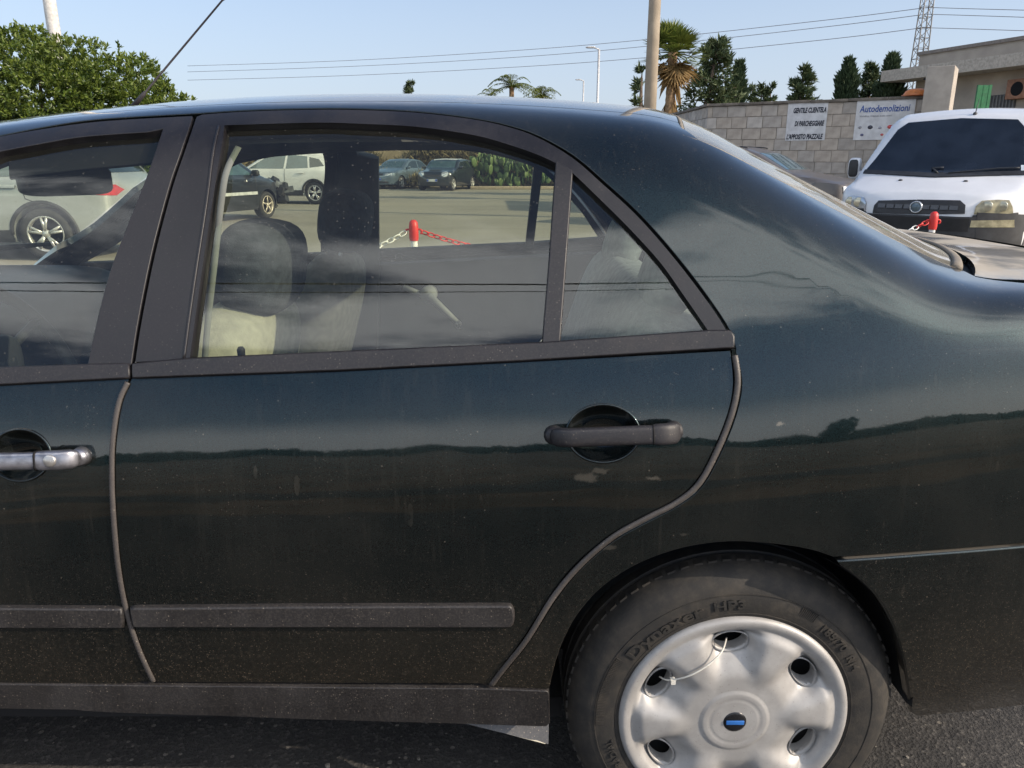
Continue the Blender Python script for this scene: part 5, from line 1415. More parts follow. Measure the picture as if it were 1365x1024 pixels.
# ------------------------------------------------------------------ what stands behind the viewer (seen mirrored in paint and glass)
HEDGE = leafmat('hedge_leaf', (0.018, 0.030, 0.012), (0.05, 0.065, 0.025), 0.7, 0.15)
g = np.random.default_rng(31); mb = MB()
for _ in range(9000):
    x = g.uniform(-60, 60); h = 1.1 + 0.5 * math.sin(x * 0.35) * math.sin(x * 0.13 + 1) + 0.15 * math.sin(x * 2.1); q = np.array([x, -43 + g.uniform(-0.8, 0.8), h * g.random() ** 0.6]); leaf(mb, q, rnd3(g) + np.array([0, 0, 0.5]), rnd3(g), 0.9, 0.5)
tag(build_raw(mb, 'far_hedge', HEDGE, None), 'long dark hedge across the road behind the viewer, mirrored in the doors', 'hedge', kind='stuff')
leafy_tree('leafy_tree', 'round roadside tree behind the viewer, mirrored in the rear quarter', (17.6, -34, 0), [((0, 0, 1.9), (0.9, 0.9, 0.8)), ((0.4, 0.3, 2.5), (0.6, 0.6, 0.6)), ((-0.5, 0, 1.5), (0.8, 0.8, 0.7)), ((0.3, 0, 1.0), (0.9, 0.9, 0.7))], 5000, 0.28, 0.12, HEDGE, 0.14, 41)
for k_, (yy, zz, lab) in enumerate(((-7.0, 9.2, 'nearer overhead cable behind the viewer, mirrored in the windows'), (-12.0, 13.5, 'farther overhead cable behind the viewer, mirrored in the windows'))):
    mb = MB(); mb.tube([(-40, yy + 3, zz + 0.8), (-15, yy + 1.0, zz), (0, yy, zz - 0.2), (15, yy - 1, zz), (40, yy - 3, zz + 0.9)], 0.022, 6); tag(mb.build('overhead_cable', plain('cable_black', (0.01, 0.01, 0.01), 0.6)), lab, 'cable', 'cables over the road')

# ------------------------------------------------------------------ other vehicles
def smooth_profile(pts, k=0.05):
    xs = np.linspace(pts[0][0], pts[-1][0], 400); zs = np.interp(xs, [p[0] for p in pts], [p[1] for p in pts])
    n = max(1, int(k / (xs[1] - xs[0]))); ker = np.hanning(2 * n + 3); ker /= ker.sum()
    zp = np.concatenate([np.full(n + 1, zs[0]), zs, np.full(n + 1, zs[-1])]); return xs, np.convolve(zp, ker, 'valid')
class Shape:
    """closed car body given by its side profile, width, tumblehome and bowed ends, standing in the scene"""
    def __init__(s, root, L, W, prof, belt, tumble=0.42, zb=0.22, bowf=0.28, bowr=0.16, k=0.07, crown=0.05, taper=0.09, pk=0.06, shoulder=0.03):
        s.root, s.L, s.W, s.belt, s.tumble, s.zb, s.bowf, s.bowr, s.k, s.crown, s.taper, s.sh = root, L, W, belt, tumble, zb, bowf, bowr, k, crown, taper, shoulder
        s.px_, s.pz_ = smooth_profile(prof, pk)
        s.M = Matrix.Translation(root.location) @ Matrix.Rotation(root.rotation_euler.z, 4, 'Z'); s.Mi = s.M.inverted()
    def F(s, x, y, z):
        y = np.abs(y); top = np.interp(x, s.px_, s.pz_) - s.crown * (y / (s.W / 2)) ** 2 - z
        hw = s.W / 2 - s.tumble * np.maximum(0, z - s.belt) - s.sh * sstep(s.belt - 0.12, s.belt, z) - 0.10 * np.maximum(0, 0.5 - z) - s.taper * np.maximum(0, np.abs(x) - s.L * 0.30) ** 2
        fr = (s.L / 2 - s.bowf * (y / (s.W / 2)) ** 2.5 - 0.04 * np.abs(z - 0.55)) - x; re = x + (s.L / 2 - s.bowr * (y / (s.W / 2)) ** 2.5)
        f = smin(hw - y, top, s.k); f = smin(f, fr, s.k); f = smin(f, re, s.k); return smin(f, z - s.zb, 0.05)
    def hit(s, px, py):
        o = s.Mi @ Vector(CAM); d = (s.Mi.to_3x3() @ Vector(raydir(px, py))).normalized(); dist = (s.root.location - Vector(CAM)).length
        t = np.linspace(max(0.1, dist - 3.5), dist + 3.5, 900); P = np.array(o)[None] + t[:, None] * np.array(d)[None]; f = s.F(P[:, 0], P[:, 1], P[:, 2])
        k = int(np.argmax(f > 0)) if (f > 0).any() else int(np.argmax(f)); return P[k]
    def project(s, Q, axis, off):
        Q = np.asarray(Q); n = 140
        if axis in ('left', 'right'):
            sg = 1 if axis == 'left' else -1; ts = np.linspace(s.W / 2 + 0.1, 0.0, n); mk = lambda t: (Q[:, 0:1] + 0 * t, sg * t + 0 * Q[:, :1], Q[:, 1:2] + 0 * t)
        elif axis in ('front', 'rear'):
            sg = 1 if axis == 'front' else -1; ts = np.linspace(s.L / 2 + 0.15, 0.0, n); mk = lambda t: (sg * t + 0 * Q[:, :1], Q[:, 0:1] + 0 * t, Q[:, 1:2] + 0 * t)
        else:
            ts = np.linspace(2.2, 0.3, n); mk = lambda t: (Q[:, 0:1] + 0 * t, Q[:, 1:2] + 0 * t, t + 0 * Q[:, :1])
        X, Y, Z = mk(ts[None]); f = s.F(X, Y, Z); k = np.maximum(1, np.where((f > 0).any(1), np.argmax(f > 0, axis=1), n - 1)); a, b = ts[k - 1].copy(), ts[k].copy()
        for _ in range(22):
            m = (a + b) / 2; x, y, z = mk(m[:, None]); g = s.F(x, y, z)[:, 0]; b = np.where(g > 0, m, b); a = np.where(g > 0, a, m)
        x, y, z = mk(b[:, None]); P = np.concatenate([x, y, z], 1); e = 2e-3; G = np.zeros_like(P)
        for i in range(3):
            d = np.zeros(3); d[i] = e; A, B = P + d, P - d; G[:, i] = s.F(*A.T) - s.F(*B.T)
        Nn = -G / (np.linalg.norm(G, axis=1, keepdims=True) + 1e-12); return P + Nn * off, Nn
    def px(s, axis, *pts):
        i = {'left': (0, 2), 'right': (0, 2), 'front': (1, 2), 'rear': (1, 2), 'top': (0, 1)}[axis]; return [s.hit(*p)[list(i)] for p in pts]
    def panel(s, name, poly, axis, m, off=0.006, step=0.06, parent=None, edge=0.02):
        ol = densify([np.array(p, float) for p in poly], step); Q, T, loops = trisheet(ol, step); P, Nn = s.project(Q, axis, off)
        V = list(P); NV = list(Nn); F_ = [tuple(int(i) for i in t) for t in T]; lp = loops[0]; n = len(lp); b = len(V)
        V += [P[i] - Nn[i] * edge for i in lp]; NV += [Nn[i] for i in lp]; F_ += [(lp[i], lp[(i + 1) % n], b + (i + 1) % n, b + i) for i in range(n)]
        V = np.array(V); NV = np.array(NV); Fo = []
        for f in F_:
            nn = np.cross(V[f[1]] - V[f[0]], V[f[2]] - V[f[0]]); Fo.append(f if len(f) == 4 or np.dot(nn, NV[f[0]]) >= 0 else tuple(reversed(f)))
        me = bpy.data.meshes.new(name); me.from_pydata([tuple(v) for v in V], [], Fo); me.polygons.foreach_set('use_smooth', [True] * len(Fo)); me.normals_split_custom_set_from_vertices([tuple(q) for q in NV])
        return link(name, me, m, parent or s.root)
    def line(s, name, pts, axis, m, r=0.006, off=0.002, parent=None):
        q = densify(pts, 0.05, False); P, Nn = s.project(np.array(q), axis, off); mb = MB(); mb.tube(P, r, 6, True, 0.6, Nn); return mb.build(name, m, parent or s.root)
    def shell(s, m, arches=(), ar=0.36, nx=60, ny=20, nz=16, name='body'):
        L, W, H = s.L * 1.05, s.W * 1.05, 1.0; pts = {}; V = []; F_ = []
        def vid(i, j, k):
            if (i, j, k) not in pts:
                pts[(i, j, k)] = len(V); V.append((L * (i / nx - 0.5), W * (j / ny - 0.5), s.zb - 0.05 + (2.0 - s.zb) * k / nz))
            return pts[(i, j, k)]
        for i in range(nx):
            for j in range(ny):
                for k in (0, nz): F_.append((vid(i, j, k), vid(i + 1, j, k), vid(i + 1, j + 1, k), vid(i, j + 1, k)))
            for k in range(nz):
                for j in (0, ny): F_.append((vid(i, j, k), vid(i + 1, j, k), vid(i + 1, j, k + 1), vid(i, j, k + 1)))
        for j in range(ny):
            for k in range(nz):
                for i in (0, nx): F_.append((vid(i, j, k), vid(i, j + 1, k), vid(i, j + 1, k + 1), vid(i, j, k + 1)))
        V = np.array(V); O = np.stack([V[:, 0] * 0.80, V[:, 1] * 0.25, np.full(len(V), 0.52)], 1); D = V - O; D /= np.linalg.norm(D, axis=1, keepdims=True)
        ts = np.linspace(0, 2.2, 160); a = np.zeros(len(V)); f = np.stack([s.F(*(O + D * t).T) for t in ts], 1); k = np.argmax(f < 0, axis=1); k = np.where(k == 0, 1, k); a, b = ts[k - 1], ts[k]
        for _ in range(22):
            mm = (a + b) / 2; g = s.F(*(O + D * mm[:, None]).T); a = np.where(g > 0, mm, a); b = np.where(g > 0, b, mm)
        P = O + D * a[:, None]; mb = MB(); mb.add(list(P), F_, True); o = mb.build(name, m, s.root)
        if arches:
            cut = MB()
            for ax in arches: cut.lathe([(0.001, -W), (ar, -W), (ar, -W / 2 + 0.32), (0.001, -W / 2 + 0.32)], 40, 'Y', (ax, 0, s.wr)); cut.lathe([(0.001, W), (ar, W), (ar, W / 2 - 0.32), (0.001, W / 2 - 0.32)], 40, 'Y', (ax, 0, s.wr))
            c = cut.build('cutter'); c.parent = s.root; md = o.modifiers.new('b', 'BOOLEAN'); md.object = c; md.operation = 'DIFFERENCE'; md.solver = 'EXACT'
            bpy.context.view_layer.update(); dg = bpy.context.evaluated_depsgraph_get(); me = bpy.data.meshes.new_from_object(o.evaluated_get(dg)); o.modifiers.clear(); o.data = me; bpy.data.objects.remove(c)
            me.polygons.foreach_set('use_smooth', [True] * len(me.polygons)); me.set_sharp_from_angle(angle=R(38))
            if not me.materials: me.materials.append(m)
        return o
ALLOY = plain('alloy_wheel', (0.55, 0.55, 0.55), 0.35, 0.6); TYREB = plain('tyre_far', (0.025, 0.025, 0.026), 0.8); ARCHB = plain('arch_black', (0.015, 0.015, 0.016), 0.9)
def add_wheels(s, xs, r, ns=5, split=True, width=0.2, inset=0.02, rimm=None, rimr=0.68):
    first = None
    for x in xs:
        for sg in (1, -1):
            if first is None:
                w = empty('wheel'); mb = MB(); mb.lathe([(r * rimr, 0.0), (r * 0.78, -0.012), (r * 0.9, -0.006), (r * 0.97, 0.02), (r, 0.05), (r, width - 0.04), (r * 0.95, width), (r * 0.6, width)], 40, 'Y'); mb.build('tyre', TYREB, w)
                mb = MB(); mb.lathe([(r * rimr, 0.002), (r * (rimr - 0.03), -0.006), (r * (rimr - 0.07), 0.012), (r * (rimr - 0.08), 0.06)], 40, 'Y')
                for k in range(ns):
                    for da in ((-0.16, 0.16) if split else (0,)):
                        a = 2 * math.pi * k / ns + math.pi / 2; b = a + da; p0 = np.array([0.12 * r * math.cos(a), 0.0, 0.12 * r * math.sin(a)]); p1 = np.array([(rimr - 0.04) * r * math.cos(b), 0.006, (rimr - 0.04) * r * math.sin(b)])
                        mb.tube([p0, p1], [r * 0.065, r * 0.050], 6, True, 0.5, (0, 1, 0))
                mb.lathe([(0.001, -0.012), (r * 0.14, -0.008), (r * 0.17, 0.02)], 20, 'Y'); mb.build('rim', rimm or ALLOY, w)
                mb = MB(); mb.lathe([(0.001, 0.07), (r * 0.66, 0.065)], 30, 'Y'); mb.build('brake_backing', ARCHB, w); w.parent = s.root; first = w
            else: w = copy_tree(first, s.root)
            w.location = (x, sg * (s.W / 2 - inset), r); w.rotation_euler = (0, 0, math.pi if sg > 0 else 0)
def carpaint(name, col, metal=0.3, rough=0.35, coat=1.0):
    m = plain(name, col, rough, metal, 0.06, 3, coat); return m
DGL = plain('dark_car_glass', (0.015, 0.022, 0.026), 0.05, 0.0, 0.1, 3, 0.0, spec=0.9)
SGL = plain('bluish_car_glass', (0.05, 0.085, 0.10), 0.05, 0.0, 0.2, 3, 0.0, spec=1.0)
REDL = plain('red_lamp_lens', (0.42, 0.015, 0.015), 0.2, coat=1.0); CLEARL = plain('clear_lamp_lens', (0.45, 0.47, 0.50), 0.12, 0.5, coat=1.0)
BLK = plain('black_car_plastic', (0.02, 0.021, 0.024), 0.55, var=0.3); PLATE = plain('number_plate_white', (0.7, 0.7, 0.68), 0.5); EUB = plain('plate_blue', (0.02, 0.08, 0.45), 0.5)
def new_car(name, label, cx, cy, hx, hy, **kw):
    a = math.atan2(hy, hx); o = empty(name, (cx, cy, 0), a); tag(o, label, 'car'); return o
def seams(s, side, xs, z0, z1):
    for x in xs: s.line('door_seam', [(x, z0), (x + 0.01, z1)], side, BLK, 0.006)
def plate(s, axis, y0, z0, w=0.50, h=0.11):
    p = s.panel('number_plate', [(y0 - w / 2, z0 - h / 2), (y0 + w / 2, z0 - h / 2), (y0 + w / 2, z0 + h / 2), (y0 - w / 2, z0 + h / 2)], axis, PLATE, 0.015, 0.05)
    for q in (-1, 1): s.panel('plate_band', [(y0 + q * (w / 2 - 0.045) - 0.04, z0 - h / 2 + 0.01), (y0 + q * (w / 2 - 0.045) + 0.04, z0 - h / 2 + 0.01), (y0 + q * (w / 2 - 0.045) + 0.04, z0 + h / 2 - 0.01), (y0 + q * (w / 2 - 0.045) - 0.04, z0 + h / 2 - 0.01)], axis, EUB, 0.018, 0.05, p, 0.004)

# --- silver crossover seen through the front window
wp = at(62, 319, 10.3); hd = (-0.995, -0.10); r_ = 0.345
lx, ly = -hd[1], hd[0]; cx, cy = wp[0] + 1.32 * hd[0] - 0.90 * lx, wp[1] + 1.32 * hd[1] - 0.90 * ly
SV = new_car('silver_crossover', 'silver crossover car parked left, seen through the front door window', cx, cy, *hd)
s = Shape(SV, 4.55, 1.84, [(-2.3, 0.55), (-2.27, 0.98), (-2.12, 1.18), (-1.80, 1.50), (-1.45, 1.60), (-0.6, 1.655), (0.1, 1.62), (0.5, 1.49), (1.1, 1.13), (1.35, 1.07), (2.1, 0.92), (2.3, 0.62)], 1.02, 0.36, 0.24); s.wr = r_
SILV = carpaint('silver_paint', (0.40, 0.42, 0.43), 0.4, 0.35); s.shell(SILV, (-1.32, 1.32), 0.39)
for sd in ('left', 'right'):
    s.panel('side_window', [(-1.62, 1.10), (-1.75, 1.22), (-1.50, 1.42), (-1.1, 1.50), (-0.45, 1.535), (-0.42, 1.06)], sd, SGL, 0.005); s.panel('side_window', [(-0.36, 1.06), (-0.39, 1.535), (0.15, 1.50), (0.45, 1.40), (0.95, 1.08)], sd, SGL, 0.005)
    s.panel('tail_light', [(-2.24, 0.90), (-2.2, 0.97), (-1.80, 1.00), (-1.52, 0.97), (-1.68, 0.87), (-2.2, 0.83)], sd, REDL, 0.008, 0.04)
    s.panel('sill_cladding', [(-0.92, 0.25), (-0.92, 0.40), (0.92, 0.40), (0.92, 0.25)], sd, BLK, 0.012)
    s.line('door_seam', [(-0.40, 0.42), (-0.40, 1.05)], sd, BLK); s.line('door_seam', [(-1.30, 0.74), (-1.15, 0.80), (-1.10, 1.06)], sd, BLK); s.line('door_seam', [(0.95, 0.42), (0.98, 1.05)], sd, BLK)
    s.panel('door_handle', [(-1.05, 0.93), (-1.05, 0.965), (-0.85, 0.965), (-0.85, 0.93)], sd, SILV, 0.03, 0.04)
    for x in (-1.32, 1.32): s.line('arch_trim', [(x + 0.41 * math.cos(t), r_ + 0.41 * math.sin(t)) for t in np.linspace(0.0, math.pi, 24)], sd, BLK, 0.028, 0.0)
s.panel('rear_screen', [(-0.62, 1.12), (-0.55, 1.42), (0.55, 1.42), (0.62, 1.12)], 'rear', DGL, 0.006); s.panel('rear_bumper', [(-0.72, 0.28), (-0.72, 0.48), (0.72, 0.48), (0.72, 0.28)], 'rear', BLK, 0.015); plate(s, 'rear', 0, 0.80)
s.panel('windscreen', [(-0.66, 1.14), (-0.58, 1.46), (0.58, 1.46), (0.66, 1.14)], 'front', DGL, 0.006)
add_wheels(s, (-1.32, 1.32), r_, 5, True)

# --- dark damaged hatchback
fw_ = gnd(357, 291.0); hd = (0.30, 0.954)
lx, ly = -hd[1], hd[0]                                      # left of the car
rx, ry = hd[1], -hd[0]                                      # right flank faces the viewer
cx, cy = fw_[0] - 1.28 * hd[0] - 0.82 * rx, fw_[1] - 1.28 * hd[1] - 0.82 * ry
HB = new_car('damaged_hatchback', 'dark blue hatchback with wrecked front end seen through the rear window', cx, cy, *hd)
s = Shape(HB, 4.0, 1.76, [(-2.0, 0.6), (-1.98, 0.95), (-1.75, 1.36), (-1.3, 1.47), (-0.4, 1.50), (0.15, 1.47), (0.5, 1.36), (1.05, 1.03), (1.3, 0.97), (1.78, 0.86), (2.0, 0.55)], 0.93, 0.42, 0.22, bowf=0.34); s.wr = 0.31
DBL = carpaint('dark_blue_paint', (0.020, 0.024, 0.032), 0.3, 0.3); s.shell(DBL, (-1.28, 1.28), 0.35)
for sd in ('left', 'right'):
    s.panel('side_window', [(-1.45, 1.02), (-1.40, 1.28), (-1.0, 1.37), (-0.42, 1.395), (-0.38, 0.985)], sd, SGL, 0.005); s.panel('side_window', [(-0.30, 0.985), (-0.34, 1.395), (0.1, 1.36), (0.4, 1.25), (0.82, 0.98)], sd, SGL, 0.005)
    s.panel('side_moulding', [(-0.95, 0.555), (-0.95, 0.62), (0.88, 0.62), (0.88, 0.555)], sd, plain('pale_moulding', (0.42, 0.44, 0.45), 0.4), 0.014)
    seams(s, sd, (-0.34, 0.86), 0.32, 0.98); s.panel('door_handle', [(-0.66, 0.83), (-0.66, 0.87), (-0.46, 0.87), (-0.46, 0.83)], sd, CLEARL, 0.03, 0.04); s.panel('door_handle', [(0.52, 0.83), (0.52, 0.87), (0.70, 0.87), (0.70, 0.83)], sd, DBL, 0.03, 0.04)
s.panel('windscreen', [(-0.64, 1.05), (-0.54, 1.34), (0.54, 1.34), (0.64, 1.05)], 'front', SGL, 0.006); s.panel('rear_screen', [(-0.6, 1.0), (-0.5, 1.32), (0.5, 1.32), (0.6, 1.0)], 'rear', DGL, 0.006)
mb = MB(); cushion(mb, (0.80, -0.93, 1.02), (0.06, 0.09, 0.07), 3); mb.build('door_mirror', BLK, HB); mb = MB(); cushion(mb, (0.80, 0.93, 1.02), (0.06, 0.09, 0.07), 3); mb.build('door_mirror', BLK, HB)
g = np.random.default_rng(4)
for nm, m, n, sz in (('crushed_metal', plain('torn_metal_grey', (0.09, 0.10, 0.11), 0.5, 0.4, 0.5, 8), 46, 0.13), ('broken_plastic', BLK, 40, 0.12)):
    mb = MB()
    for _ in range(n):
        M = Matrix.Translation((g.uniform(1.72, 2.18), g.uniform(-0.86, 0.86), g.uniform(0.22, 0.86))) @ Matrix.Rotation(g.uniform(0, 6), 4, Vector(rnd3(g))); h = g.uniform(0.3, 1.0, 3) * sz
        mb.box(-h, h * np.array([1, 0.7, 0.25]), M)
    tag(mb.build(nm, m, HB), kind='stuff')
mb = MB(); cushion(mb, (2.12, -0.72, 0.50), (0.05, 0.05, 0.04), 2.5); mb.build('broken_indicator', plain('orange_lens', (0.6, 0.25, 0.03), 0.3), HB)
mb = MB(); M = Matrix.Translation((2.02, -0.70, 0.78)) @ Matrix.Rotation(0.4, 4, 'Z'); mb.box((-0.12, -0.10, -0.04), (0.10, 0.10, 0.03), M); mb.build('bent_headlight', CLEARL, HB)
add_wheels(s, (-1.28, 1.28), 0.305, 5, False, rimm=plain('dusty_alloy', (0.50, 0.45, 0.38), 0.45, 0.4))

# --- white crossover beyond it
wp = gnd(421, 272.5); hd = (-0.97, 0.24); lx, ly = -hd[1], hd[0]
cx, cy = wp[0] + 1.30 * hd[0] - 0.86 * lx, wp[1] + 1.30 * hd[1] - 0.86 * ly
WS_ = new_car('white_crossover', 'white crossover with alloy wheels behind the damaged hatchback', cx, cy, *hd)
s = Shape(WS_, 4.30, 1.80, [(-2.15, 0.6), (-2.1, 1.0), (-1.95, 1.18), (-1.68, 1.48), (-1.3, 1.56), (-0.5, 1.60), (0.15, 1.57), (0.5, 1.44), (1.1, 1.10), (1.3, 1.04), (2.0, 0.92), (2.15, 0.6)], 1.02, 0.38, 0.24); s.wr = 0.34
WPT = carpaint('white_paint', (0.72, 0.72, 0.70), 0.0, 0.35); s.shell(WPT, (-1.30, 1.30), 0.375)
for sd in ('left', 'right'):
    s.panel('side_window', [(-1.10, 1.08), (-1.05, 1.42), (-0.40, 1.475), (-0.36, 1.06)], sd, SGL, 0.005); s.panel('rear_quarter_window', [(-1.64, 1.14), (-1.45, 1.34), (-1.12, 1.40), (-1.17, 1.09)], sd, DGL, 0.005); s.panel('side_window', [(-0.28, 1.06), (-0.32, 1.475), (0.15, 1.44), (0.42, 1.35), (0.92, 1.06)], sd, SGL, 0.005)
    s.panel('tail_light', [(-2.1, 0.92), (-2.06, 1.06), (-1.90, 1.06), (-1.86, 0.94)], sd, REDL, 0.010, 0.04); s.panel('sill_cladding', [(-0.9, 0.26), (-0.9, 0.42), (0.9, 0.42), (0.9, 0.26)], sd, BLK, 0.012)
    seams(s, sd, (-0.33, 0.92), 0.42, 1.05); s.panel('door_handle', [(-1.0, 0.92), (-1.0, 0.955), (-0.78, 0.955), (-0.78, 0.92)], sd, WPT, 0.03, 0.04)
    for x in (-1.3, 1.3): s.line('arch_trim', [(x + 0.40 * math.cos(t), 0.34 + 0.40 * math.sin(t)) for t in np.linspace(0.0, math.pi, 24)], sd, BLK, 0.032, 0.0)
s.panel('rear_screen', [(-0.6, 1.14), (-0.5, 1.42), (0.5, 1.42), (0.6, 1.14)], 'rear', DGL, 0.006); s.panel('windscreen', [(-0.64, 1.12), (-0.55, 1.42), (0.55, 1.42), (0.64, 1.12)], 'front', DGL, 0.006)
add_wheels(s, (-1.30, 1.30), 0.34, 5, True)

# --- blue-grey saloon and dark compact with white roof, at the far end
def front_face(s, hl, grille, zp, wsc, mat, axis='front'):
    s.panel('windscreen', wsc, axis, SGL, 0.006)
    for sg in (1, -1): s.panel('headlight', [(sg * p[0], p[1]) for p in hl], axis, CLEARL, 0.010, 0.04)
    s.panel('grille', grille, axis, BLK, 0.010, 0.05); plate(s, axis, 0, zp)
p = gnd(512, 252.0); hd = (-0.42, -0.907)
SA = new_car('blue_grey_saloon', 'blue-grey saloon facing the viewer, left of the dark compact at the far end', p[0] - 1.9 * hd[0] - 0.2, p[1] - 1.9 * hd[1], *hd)
s = Shape(SA, 4.3, 1.74, [(-2.15, 0.6), (-2.1, 0.95), (-1.4, 1.02), (-0.9, 1.36), (-0.4, 1.42), (0.1, 1.40), (0.4, 1.30), (1.0, 0.98), (1.3, 0.94), (1.95, 0.80), (2.15, 0.55)], 0.92, 0.42, 0.2); s.wr = 0.30
BGP = carpaint('blue_grey_paint', (0.10, 0.14, 0.18), 0.4, 0.35); s.shell(BGP, (-1.27, 1.27), 0.345, 44, 16, 14)
for sd in ('left', 'right'):
    s.panel('side_window', [(-1.2, 0.99), (-0.9, 1.25), (-0.42, 1.32), (-0.40, 0.97)], sd, DGL, 0.005); s.panel('side_window', [(-0.32, 0.97), (-0.34, 1.32), (0.1, 1.30), (0.32, 1.22), (0.78, 0.97)], sd, DGL, 0.005); seams(s, sd, (-0.35, 0.80), 0.3, 0.95)
front_face(s, [(0.42, 0.62), (0.42, 0.72), (0.76, 0.74), (0.76, 0.64)], [(-0.30, 0.64), (-0.30, 0.72), (0.30, 0.72), (0.30, 0.64)], 0.46, [(-0.62, 1.0), (-0.52, 1.28), (0.52, 1.28), (0.62, 1.0)], BGP)
s.panel('lower_grille', [(-0.6, 0.28), (-0.6, 0.36), (0.6, 0.36), (0.6, 0.28)], 'front', BLK, 0.010)
for sg in (1, -1):
    mb = MB(); cushion(mb, (0.72, sg * 0.93, 1.0), (0.06, 0.10, 0.06), 3); mb.build('door_mirror', BGP, SA)
add_wheels(s, (-1.27, 1.27), 0.30, 6, False)
p = gnd(577, 254.5); hd = (-0.30, -0.954)
MC = new_car('dark_compact', 'small dark compact car with white roof facing the viewer by the prickly pears', p[0] - 1.75 * hd[0], p[1] - 1.75 * hd[1], *hd)
s = Shape(MC, 3.65, 1.69, [(-1.83, 0.6), (-1.8, 0.95), (-1.62, 1.25), (-1.4, 1.36), (-0.5, 1.41), (0.15, 1.39), (0.38, 1.30), (0.75, 1.02), (1.0, 0.96), (1.65, 0.84), (1.83, 0.58)], 0.93, 0.22, 0.2, bowf=0.30); s.wr = 0.30
MPT = carpaint('near_black_blue_paint', (0.022, 0.028, 0.036), 0.3, 0.3); s.shell(MPT, (-1.22, 1.25), 0.335, 44, 18, 14)
s.panel('white_roof', [(-1.45, -0.52), (-1.45, 0.52), (0.22, 0.56), (0.22, -0.56)], 'top', WPT, 0.012, 0.08)
for sd in ('left', 'right'):
    s.panel('side_window', [(-1.40, 0.99), (-1.30, 1.27), (-0.22, 1.31), (-0.22, 0.97)], sd, DGL, 0.005); s.panel('side_window', [(-0.15, 0.97), (-0.15, 1.31), (0.20, 1.29), (0.58, 0.97)], sd, DGL, 0.005); seams(s, sd, (-0.25, 0.72), 0.3, 0.95)
front_face(s, [(0.40 + 0.17 + 0.15 * math.cos(t), 0.73 + 0.12 * math.sin(t)) for t in np.linspace(0, 6.283, 17)[:-1]], [(-0.36, 0.60), (-0.40, 0.70), (0.40, 0.70), (0.36, 0.60)], 0.46, [(-0.68, 1.0), (-0.60, 1.30), (0.60, 1.30), (0.68, 1.0)], MPT)
s.panel('lower_grille', [(-0.62, 0.26), (-0.62, 0.36), (0.62, 0.36), (0.62, 0.26)], 'front', BLK, 0.012); s.panel('bonnet_scoop', [(-0.28, 0.86), (-0.28, 0.90), (0.28, 0.90), (0.28, 0.86)], 'front', BLK, 0.014)
for sg in (1, -1):
    mb = MB(); cushion(mb, (0.55, sg * 0.93, 1.02), (0.05, 0.10, 0.07), 3); mb.build('door_mirror', MPT, MC)
add_wheels(s, (-1.22, 1.25), 0.30, 5, False)

# --- grey crossover by the wall
hd = (0.80, -0.60); f0 = at(1124, 242, 14.6)
GC = new_car('grey_crossover', 'dusty grey car parked nose-right against the block wall', f0[0] - 2.0 * hd[0] + 0.25, f0[1] - 2.0 * hd[1], *hd)
s = Shape(GC, 4.4, 1.80, [(-2.2, 0.6), (-2.15, 1.05), (-1.9, 1.30), (-1.5, 1.50), (-0.5, 1.56), (0.05, 1.53), (0.40, 1.42), (1.0, 1.10), (1.3, 1.05), (2.0, 0.92), (2.2, 0.6)], 1.0, 0.36, 0.24); s.wr = 0.33
GPT = carpaint('dusty_grey_paint', (0.11, 0.10, 0.095), 0.3, 0.45, 0.5); s.shell(GPT, (-1.3, 1.3), 0.37, 50, 18, 14)
for sd in ('left', 'right'):
    s.panel('side_window', [(-1.5, 1.08), (-1.35, 1.38), (-0.42, 1.43), (-0.40, 1.05)], sd, DGL, 0.005); s.panel('side_window', [(-0.32, 1.05), (-0.34, 1.43), (0.05, 1.40), (0.32, 1.32), (0.85, 1.05)], sd, DGL, 0.005); seams(s, sd, (-0.35, 0.88), 0.4, 1.04)
front_face(s, [(0.40, 0.70), (0.42, 0.82), (0.80, 0.84), (0.80, 0.72)], [(-0.34, 0.62), (-0.36, 0.80), (0.36, 0.80), (0.34, 0.62)], 0.50, [(-0.66, 1.12), (-0.56, 1.42), (0.56, 1.42), (0.66, 1.12)], GPT)
for sg in (1, -1):
    for yy in (0.52, 0.66):
        mb = MB(); P_, N_ = s.project(np.array([[sg * yy, 0.765]]), 'front', 0.014); c0 = P_[0]; ring = [c0 + 0.055 * np.array([0, math.cos(t), math.sin(t)]) for t in np.linspace(0, 6.283, 17)]; mb.tube(ring, 0.010, 6, False); mb.build('lamp_ring', plain('lamp_ring_white', (0.8, 0.8, 0.8), 0.3), GC)
    mb = MB(); cushion(mb, (0.75, sg * 0.95, 1.08), (0.06, 0.10, 0.06), 3); mb.build('door_mirror', GPT, GC)
for sg in (1, -1): s.line('roof_rail', [(-1.6, sg * 0.55), (-0.5, sg * 0.56), (0.1, sg * 0.55)], 'top', BLK, 0.02, 0.02)
add_wheels(s, (-1.3, 1.3), 0.33, 5, True)

